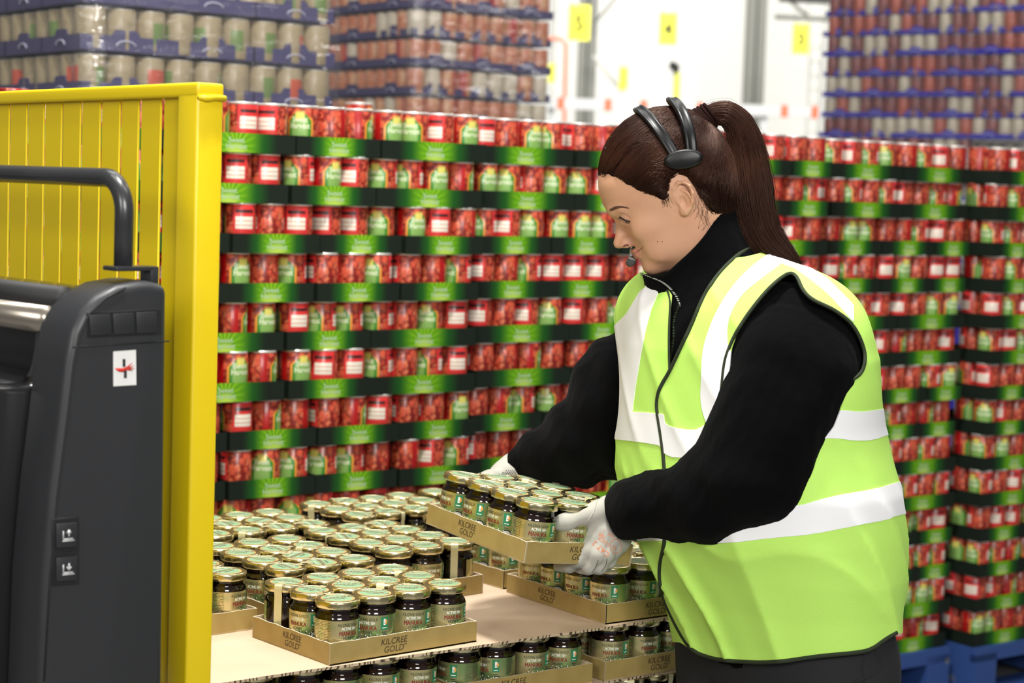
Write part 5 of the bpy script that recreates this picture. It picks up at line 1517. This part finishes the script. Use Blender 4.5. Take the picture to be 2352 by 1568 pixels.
def comb(starts, M=16, lift=(.0004, .0022), endr=.012):
    N = len(starts); t = np.linspace(0, 1, M)[None, :, None]
    e = TIE + NR.normal(size=(N, 3)) * [endr * .4, endr * .4, endr * .8]
    # aim around the tie on the side the strand comes from
    e[:, 2] = starts[:, 2] * .16 + NR.normal(size=N) * .003
    P = starts[:, None] * (1 - t) + e[:, None] * t
    off = NR.uniform(*lift, size=(N, 1)) * np.ones((1, M)); off[:, 0] = -.001; off[:, -1] = .001
    W = (HO + P[..., 0:1] * HF + P[..., 1:2] * HU_ + P[..., 2:3] * _lat).reshape(-1, 3)
    # start from outside and settle on the cap
    for _ in range(10):
        d = haircap(W) - off.ravel(); g = grad(haircap, W, .002); W = W - g * d[:, None] * .8
    return W.reshape(N, M, 3)
st = []
hl = np.array(HLN); seg = np.r_[0, np.cumsum(np.linalg.norm(np.diff(hl, axis=0), axis=1))]
for i in range(4200):
    s0 = R.random() ** .9 * seg[-1]; f0, u0_ = np.interp(s0, seg, hl[:, 0]) + R.uniform(-.0025, .0025), np.interp(s0, seg, hl[:, 1]) + R.uniform(-.0025, .0025)
    sg = -1 if R.random() < .72 else 1
    e_ = R.random() ** 1.3 * .05 * (1 if R.random() < .55 else 0)      # begin further in
    cen = np.array([-.02, .06]); v = cen - np.array([f0, u0_]); v /= np.linalg.norm(v); f0 += v[0] * e_; u0_ += v[1] * e_
    st.append((f0, u0_, sg * .075))
for i in range(900):           # from the front centre
    w0 = R.uniform(-.055, .055); st.append((.105 - w0 ** 2 * 6, .088 + R.uniform(-.004, .02), w0))
for i in range(2600):          # back of the head and nape, combed up
    st.append((R.uniform(-.100, -.028), R.uniform(-.050, .075), R.choice([-1, -1, 1]) * R.uniform(.0, .07)))
S_ = comb(np.array(st)); 
ok = np.isfinite(S_).all((1, 2)) & (np.abs(haircap(S_.reshape(-1, 3))).reshape(len(S_), -1).max(1) < .008); S_ = S_[ok]
rr = NR.uniform(.00022, .00050, size=(len(S_), 1)) * np.array([.4] + [1.0] * 14 + [.7])[None]
a, b = strands(S_, rr); padd('hair_strands', a, b, M_hair, hair)
# pony tail
PT = [(1612, 279, 24), (1640, 262, 24), (1668, 262, 28), (1692, 282, 32), (1706, 320, 38), (1716, 370, 44), (1724, 430, 48), (1732, 490, 46), (1748, 535, 42), (1772, 568, 38), (1806, 594, 26), (1832, 612, 10)]
pc_ = np.array([(x, y) for x, y, w in PT], float); pw = np.array([w for *_, w in PT], float) * SPX
tt = np.linspace(0, 1, len(PT)); M_ = 30; tq = np.linspace(0, 1, M_)
def spl(a): 
    # smooth interpolation
    x = np.interp(np.linspace(0, 1, 200), tt, a)
    for _ in range(12): x[1:-1] = (x[:-2] + x[2:] + 2 * x[1:-1]) / 4
    return np.interp(tq, np.linspace(0, 1, 200), x)
cxs, cys, ws = spl(pc_[:, 0]), spl(pc_[:, 1]), spl(pw)
ydep = np.interp(tq, [0, .3, .7, 1], [0, -.005, -.03, -.062])
Cn = np.array([HO + _r * (x - 1572) * SPX - _u * (y - 470) * SPX + _lat * w for x, y, w in zip(cxs, cys, ydep)])
tg = np.gradient(Cn, axis=0); tg /= np.linalg.norm(tg, axis=1, keepdims=True); sd_ = np.cross(tg, _lat); sd_ /= np.linalg.norm(sd_, axis=1, keepdims=True)
def pony(N, rad=1.0, jit=1.0):
    ph = NR.uniform(0, 2*math.pi, N); rho = np.sqrt(NR.uniform(0, 1, N)) * rad
    o1 = (rho * np.cos(ph))[:, None]; o2 = (rho * np.sin(ph))[:, None]
    wob = NR.normal(size=(N, 1)) * .08 * np.sin(tq * 6 + NR.uniform(0, 6, (N, 1))) * jit
    P = Cn[None] + sd_[None] * ((o1 + wob) * ws[None])[..., None] + _lat * ((o2 * .62 + wob * .4) * ws[None])[..., None]
    end = NR.uniform(.80, 1.0, N)
    # shorten some strands
    for i in range(N):
        if end[i] < .995: P[i] = np.stack([np.interp(tq * end[i], tq, P[i][:, k]) for k in range(3)], 1)
    return P
Pn = pony(3400); r_ = NR.uniform(.00022, .00048, (len(Pn), 1)) * np.interp(tq, [0, .85, 1], [1, 1, .3])[None]
a, b = strands(Pn, r_); pt_ = padd('ponytail', a, b, M_hair); pt_['label'] = 'brown ponytail hanging over the vest shoulder'
core = MB().tube([tuple(c) for c in Cn[:-3]], [float(w) * .80 for w in ws[:-3]], 12, flat=.60, up=tuple(_lat)); pmb('ponytail_core', core, M_hair2, pt_)
fly = pony(60, 1.12, 4.0); a, b = strands(fly, np.full((60, 1), .00013)); padd('loose_hairs', a, b, M_hair, pt_)
# hair wound round the tie
mb = MB()
for k in range(9):
    c = HO + _r * (1597 + k * 4.2 - 1572) * SPX - _u * (294 - k * 4.0 - 470) * SPX; ax = np.array([.70, 0, .68])
    ring = []
    ax = _r * .72 + _u * .66; ax /= np.linalg.norm(ax); e1 = np.cross(ax, _lat); rad = .0212 - .0002 * (k - 3) ** 2
    for j in range(25): th_ = 2 * math.pi * j / 24; ring.append(tuple(c + e1 * rad * math.cos(th_) * 1.05 + _lat * rad * math.sin(th_) + ax * .002 * math.sin(th_ + k)))
    mb.tube(ring, .0026, 6, cap=False)
pmb('hair_tie', mb, M_hair2, pt_)
# wisps at the nape and side
ws_ = []
for i in range(26):
    x0_, y0_ = R.uniform(1598, 1632), R.uniform(425, 490); ws_.append([(x0_, y0_), (x0_ - 2 + R.uniform(-4, 4), y0_ + 14), (x0_ + R.uniform(-8, 6), y0_ + 30), (x0_ + R.uniform(-14, 8), y0_ + 44)])
for i in range(16):
    x0_, y0_ = R.uniform(1515, 1538), R.uniform(448, 462); ws_.append([(x0_, y0_), (x0_ + 3, y0_ + 5), (x0_ + 5, y0_ + 11), (x0_ + 6 + R.uniform(-2, 4), y0_ + 17)])
P = on_head([q_ for p_ in ws_ for q_ in p_], .0006).reshape(-1, 4, 3); a, b = strands(P, np.full((len(P), 1), .00016)); padd('nape_wisps', a, b, M_hair, hair)

# hair pins
mb = MB()
for p_, q_ in (((1400, 314), (1424, 320)), ((1388, 338), (1401, 346)), ((1406, 322), (1412, 306)), ((1391, 344), (1400, 334))):
    a = at(*p_, 2.94); b = at(*q_, 2.94); mb.tube([tuple(a), tuple(b)], .0007, 5)
pins = pmb('hair_pin', mb, mat('pin_metal', (.08, .07, .06), .3, .8), hair)

# ------------------------------------------------------------------ headset
HS = empty('headset', tuple(h_w(0, .06, -.08))); tag(HS, 'black double-band headset on the head of the woman', 'headset')
HSI = Matrix.Translation(-Vector(h_w(0, .06, -.08)))
def hs(name, mb, mats, parent=None):
    o = link(name, mb.mesh(name, mats)); o.parent = parent or HS
    if parent is None: o.matrix_parent_inverse = HSI
    else: o.matrix_parent_inverse = HSI
    return o
M_hs = mat('headset_black', (0.004, 0.004, 0.0045), 0.36, spec=.4); M_hsf = mat('headset_foam', (0.02, 0.02, 0.02), 0.9)
def hp(px, py, w): return HO + _r * (px - 1572) * SPX - _u * (py - 470) * SPX + _lat * w
def band(pts, wd, th):
    P = np.array([hp(*p) for p in pts]); t0 = np.linspace(0, 1, len(P)); tt_ = np.linspace(0, 1, 60); x = np.stack([np.interp(tt_, t0, P[:, i]) for i in range(3)], 1)
    for _ in range(14): x[1:-1] = (x[:-2] + x[2:] + 2 * x[1:-1]) / 4
    m = MB(); cen = h_w(0, .05, 0); vs = []
    prof = [(-1, -.5), (-1, .5), (-.62, 1), (-.45, .75), (.45, .75), (.62, 1), (1, .5), (1, -.5)]
    for i in range(60):
        t = x[min(i+1, 59)] - x[max(i-1, 0)]; t /= np.linalg.norm(t); o = x[i] - cen; o -= t * (o @ t); o /= np.linalg.norm(o); s = np.cross(t, o)
        for a_, b_ in prof: vs.append(tuple(x[i] + s * a_ * wd / 2 + o * b_ * th))
    k = len(prof); fs = [(i*k+j, i*k+(j+1) % k, (i+1)*k+(j+1) % k, (i+1)*k+j) for i in range(59) for j in range(k)]
    m.add(vs, fs, 0, True); return m
b1 = [(1550, 360, -.083), (1533, 330, -.082), (1512, 300, -.074), (1492, 274, -.058), (1474, 256, -.036), (1464, 249, -.012), (1463, 249, .012), (1472, 256, .036), (1492, 274, .058), (1512, 300, .074), (1533, 330, .082), (1550, 360, .083)]
b2 = [(1587, 350, -.083), (1585, 322, -.082), (1577, 290, -.074), (1565, 258, -.058), (1551, 238, -.036), (1541, 229, -.012), (1541, 229, .012), (1548, 238, .036), (1562, 258, .058), (1576, 290, .074), (1585, 322, .082), (1587, 350, .083)]
o1 = band(b1, .0160, .0036); hs('head_band', o1, M_hs); hs('head_band', band(b2, .0175, .0040), M_hs)
def pad(sg, name, r1, r2, mt, dz=.0):
    m = MB(); n_ = 32; vs = []; c = hp(1569, 369, sg * .0855)
    e1 = _r * math.cos(math.radians(8)) + _u * math.sin(math.radians(8)); e2 = np.cross(e1, _lat); nn = _lat * sg
    prof = [(.0, .0062), (.75, .0058), (.92, .0048), (.985, .0026), (1, 0), (.99, -.006), (.9, -.009), (0, -.009)]
    for f_, h_ in prof:
        for k in range(n_): th_ = 2*math.pi*k/n_; vs.append(tuple(c + e1 * r1 * f_ * math.cos(th_) + e2 * r2 * f_ * math.sin(th_) + nn * (h_ + dz)))
    m.add(vs, [(j*n_+i, j*n_+(i+1) % n_, (j+1)*n_+(i+1) % n_, (j+1)*n_+i) for j in range(len(prof)-1) for i in range(n_)], 0, True)
    return hs(name, m, mt)
pad(-1, 'temple_pad', .0295, .0148, M_hs); pad(1, 'temple_pad', .0295, .0148, M_hs)
# microphone at the lips on its boom from the far side
bm_ = [hp(1585, 372, .088), hp(1560, 400, .092), hp(1510, 470, .090), hp(1468, 540, .060), hp(1450, 568, .026), hp(1449, 578, .012)]
m = MB().tube([tuple(x) for x in bm_], .0014, 8); hs('microphone_boom', m, mat('boom_steel', (.5, .5, .52), .3, .8))
m = MB().tube([tuple(hp(1450, 572, .012)), tuple(hp(1450.5, 584, .011)), tuple(hp(1451, 590, .010))], [.0018, .0022, .0036], 12); 
for k in range(5): m.tube([tuple(hp(1450 + k*.2, 574 + k*3.2, .0115)), tuple(hp(1450 + k*.2, 575.4 + k*3.2, .0115))], .0030, 12)
hs('microphone_stem', m, mat('mic_steel', (.62, .62, .65), .3, .25))
m = MB(); c = hp(1450, 601, .009); vs = []
for j in range(9):
    ph = math.pi * j / 8
    for k in range(16): th_ = 2*math.pi*k/16; vs.append(tuple(c + _r * .0082 * math.sin(ph) * math.cos(th_) + _lat * .0075 * math.sin(ph) * math.sin(th_) + (_u * .0085 + _r * .002) * math.cos(ph)))
m.add(vs, [(j*16+i, j*16+(i+1) % 16, (j+1)*16+(i+1) % 16, (j+1)*16+i) for j in range(8) for i in range(16)], 0, True)
mc = MX('mic_foam', rough=.8); mc = mc.base((.07, .07, .07)).over(((mc.z * 900.0 + mc.x * 300.0).sin()).gt(.2) * mc.noise(60, 1).gt(.45), (.35, .35, .33)).done()
hs('microphone', m, mc)

# ------------------------------------------------------------------ gloved hands
YH = 2.945
def g(px, py, Y): return at(px, py, Y)
THUMB = [(g(1405, 1176, 2.955), .017), (g(1376, 1172, 2.938), .0145), (g(1338, 1184, 2.926), .0118), (g(1302, 1198, 2.920), .0122), (g(1284, 1203, 2.920), .0112)]
PALM = [[(g(1412, 1185, 2.965), .028), (g(1380, 1225, 2.948), .024), (g(1356, 1258, 2.940), .016)],
        [(g(1420, 1192, 2.965), .028), (g(1402, 1235, 2.948), .022), (g(1387, 1264, 2.942), .016)],
        [(g(1425, 1205, 2.970), .022), (g(1418, 1240, 2.957), .018), (g(1406, 1262, 2.950), .014)]]
FING = [[(g(1362, 1236, 2.934), .0150), (g(1350, 1262, 2.930), .0145), (g(1327, 1285, 2.928), .0125), (g(1308, 1299, 2.940), .0110), (g(1283, 1300, 2.952), .0085)],
        [(g(1384, 1240, 2.932), .0150), (g(1372, 1272, 2.926), .0145), (g(1352, 1300, 2.930), .0125), (g(1340, 1309, 2.950), .0115), (g(1318, 1308, 2.975), .0095)],
        [(g(1404, 1240, 2.936), .0148), (g(1392, 1272, 2.930), .0140), (g(1377, 1300, 2.934), .0120), (g(1366, 1308, 2.955), .0112), (g(1345, 1308, 2.985), .0095)],
        [(g(1421, 1238, 2.944), .0135), (g(1410, 1264, 2.938), .0125), (g(1399, 1289, 2.940), .0108), (g(1390, 1298, 2.958), .0100), (g(1372, 1302, 2.985), .0085)]]
def hand_near(p):
    d = None
    for c in PALM: e = chain(p, c, .012); d = e if d is None else smin(d, e, .016)
    fs = None
    for c in FING: e = chain(p, c, .005); fs = e if fs is None else smin(fs, e, .0012)
    d = smin(d, fs, .003)
    d = smin(d, chain(p, THUMB, .012), .010)
    d = smin(d, chain(p, [(g(1392, 1150, 2.95), .008), (g(1424, 1178, 2.965), .032), (g(1452, 1186, 2.975), .032)], .01), .012)
    # web between thumb and palm
    d = smin(d, cap(p, g(1362, 1190, 2.938), g(1376, 1210, 2.94), .012), .018)
    return d - waves(p, 31, 8, 60, 190) * .0006
V, Q = surf(hand_near, tuple(g(1260, 1340, 2.86)), tuple(g(1475, 1110, 3.06) + np.array([.01, .02, .02])), .0018)
V = relax(V, Q, 2, .4); gn = padd('work_glove', V, Q, M_glove); gn['label'] = 'grey white knitted glove gripping the near side of the tray'
# stamped print on the back of the glove
mb = MB()
def stamp(txt, cx, cy, ang, size, **k):
    vs, fs = text_geo(txt, size, **k); ca, sa = math.cos(ang), math.sin(ang)
    px_ = [(cx + (x * ca + y * sa), cy + (x * sa - y * ca)) for x, y in vs]
    P = trace(px_, hand_near, y0=2.80); P = P + grad(hand_near, P) * .0004
    mb.add([tuple(x) for x in P], fs, 0)
stamp('CAT 2', 1384, 1256, math.radians(222), 17, bold=.1); stamp('CLICK', 1389, 1240, math.radians(222), 12); stamp('180', 1386, 1227, math.radians(222), 12); stamp('SIZE', 1405, 1226, math.radians(215), 9)
stamp('7', 1388, 1215, math.radians(200), 8); stamp('CE', 1414, 1256, math.radians(240), 10)
P = trace([(1414 + 13 * math.cos(t_ * math.pi / 12), 1254 + 16 * math.sin(t_ * math.pi / 12)) for t_ in range(25)], hand_near, y0=2.80); P = P + grad(hand_near, P) * .0003
mb.tube([tuple(x) for x in P], .0004, 5)
pmb('stamped_print', mb, mat('stamp_orange', (.75, .22, .10), .7), gn)
def seam_line(name, pts, sdf, r, mt, par, y0): 
    P = trace(dense(smooth_line(pts, 2), 3), sdf, y0=y0); P = P + grad(sdf, P) * (r * .1); m = MB().tube([tuple(x) for x in P], r, 5); return pmb(name, m, mt, par)
seam_line('glove_seam', [(1372, 1148), (1365, 1175), (1350, 1195), (1340, 1208)], hand_near, .0008, M_glove, gn, 2.8)
M_crs = mat('glove_crease_shade', (.13, .12, .10), .9)  # dark lines laid on the glove as shade between the fingers
for c_ in ([(1352, 1278), (1346, 1292), (1334, 1307)], [(1374, 1286), (1370, 1300), (1360, 1314)], [(1394, 1282), (1392, 1298), (1382, 1312)]): seam_line('finger_crease_shade', c_, hand_near, .0006, M_crs, gn, 2.8)
# far hand, seen behind the jars
FP = [[(g(1188, 1078, 3.200), .026), (g(1158, 1090, 3.185), .022), (g(1135, 1100, 3.175), .015)],
      [(g(1190, 1085, 3.21), .022), (g(1160, 1102, 3.20), .020), (g(1140, 1118, 3.19), .016)]]
FF = [[(g(1140, 1094, 3.172), .0125), (g(1112, 1104, 3.165), .0110), (g(1092, 1120, 3.150), .0100), (g(1082, 1148, 3.140), .0088)],
      [(g(1140, 1102, 3.185), .0125), (g(1116, 1116, 3.180), .0110), (g(1100, 1138, 3.168), .0100), (g(1094, 1168, 3.155), .0088)],
      [(g(1146, 1112, 3.195), .0125), (g(1126, 1130, 3.192), .0110), (g(1114, 1156, 3.182), .0100), (g(1110, 1186, 3.170), .0088)],
      [(g(1156, 1122, 3.205), .0115), (g(1142, 1142, 3.205), .0100), (g(1134, 1164, 3.196), .0092), (g(1132, 1188, 3.186), .0080)]]
FT = [(g(1172, 1090, 3.175), .015), (g(1148, 1092, 3.150), .0125), (g(1124, 1097, 3.130), .0115), (g(1104, 1100, 3.118), .0105)]
def hand_far(p):
    d = None
    for c in FP: e = chain(p, c, .012); d = e if d is None else smin(d, e, .016)
    fs = None
    for c in FF: e = chain(p, c, .005); fs = e if fs is None else smin(fs, e, .0022)
    d = smin(d, fs, .006); d = smin(d, chain(p, FT, .01), .010)
    return smin(d, cap(p, g(1180, 1072, 3.20), g(1205, 1066, 3.205), .024), .01)
V, Q = surf(hand_far, tuple(g(1070, 1210, 3.07)), tuple(g(1225, 1030, 3.26) + np.array([.02, .02, .03])), .0020)
V = relax(V, Q, 2, .4); gf = padd('work_glove', V, Q, M_glove); gf['label'] = 'white knitted glove with black grip dots behind the jars'
mb = MB(); dots = []
for i in range(9):
    for j in range(13):
        x = 1127 + j * 5.1 + (i % 2) * 2.5; y = 1081 + i * 3.6 - (j - 6) * .3
        if 1129 < x < 1186 and y > 1098 - (x - 1127) * .55: dots.append((x, y))
P = trace(dots, hand_far, y0=2.95, y1=3.5); N_ = grad(hand_far, P)
for c, nn in zip(P, N_):
    if c[1] < 3.4: mb.tube([tuple(c - nn * .0004), tuple(c + nn * .0005)], .0011, 7)
pmb('grip_dots', mb, mat('grip_dot', (.03, .03, .03), .6), gf)
print('person done')
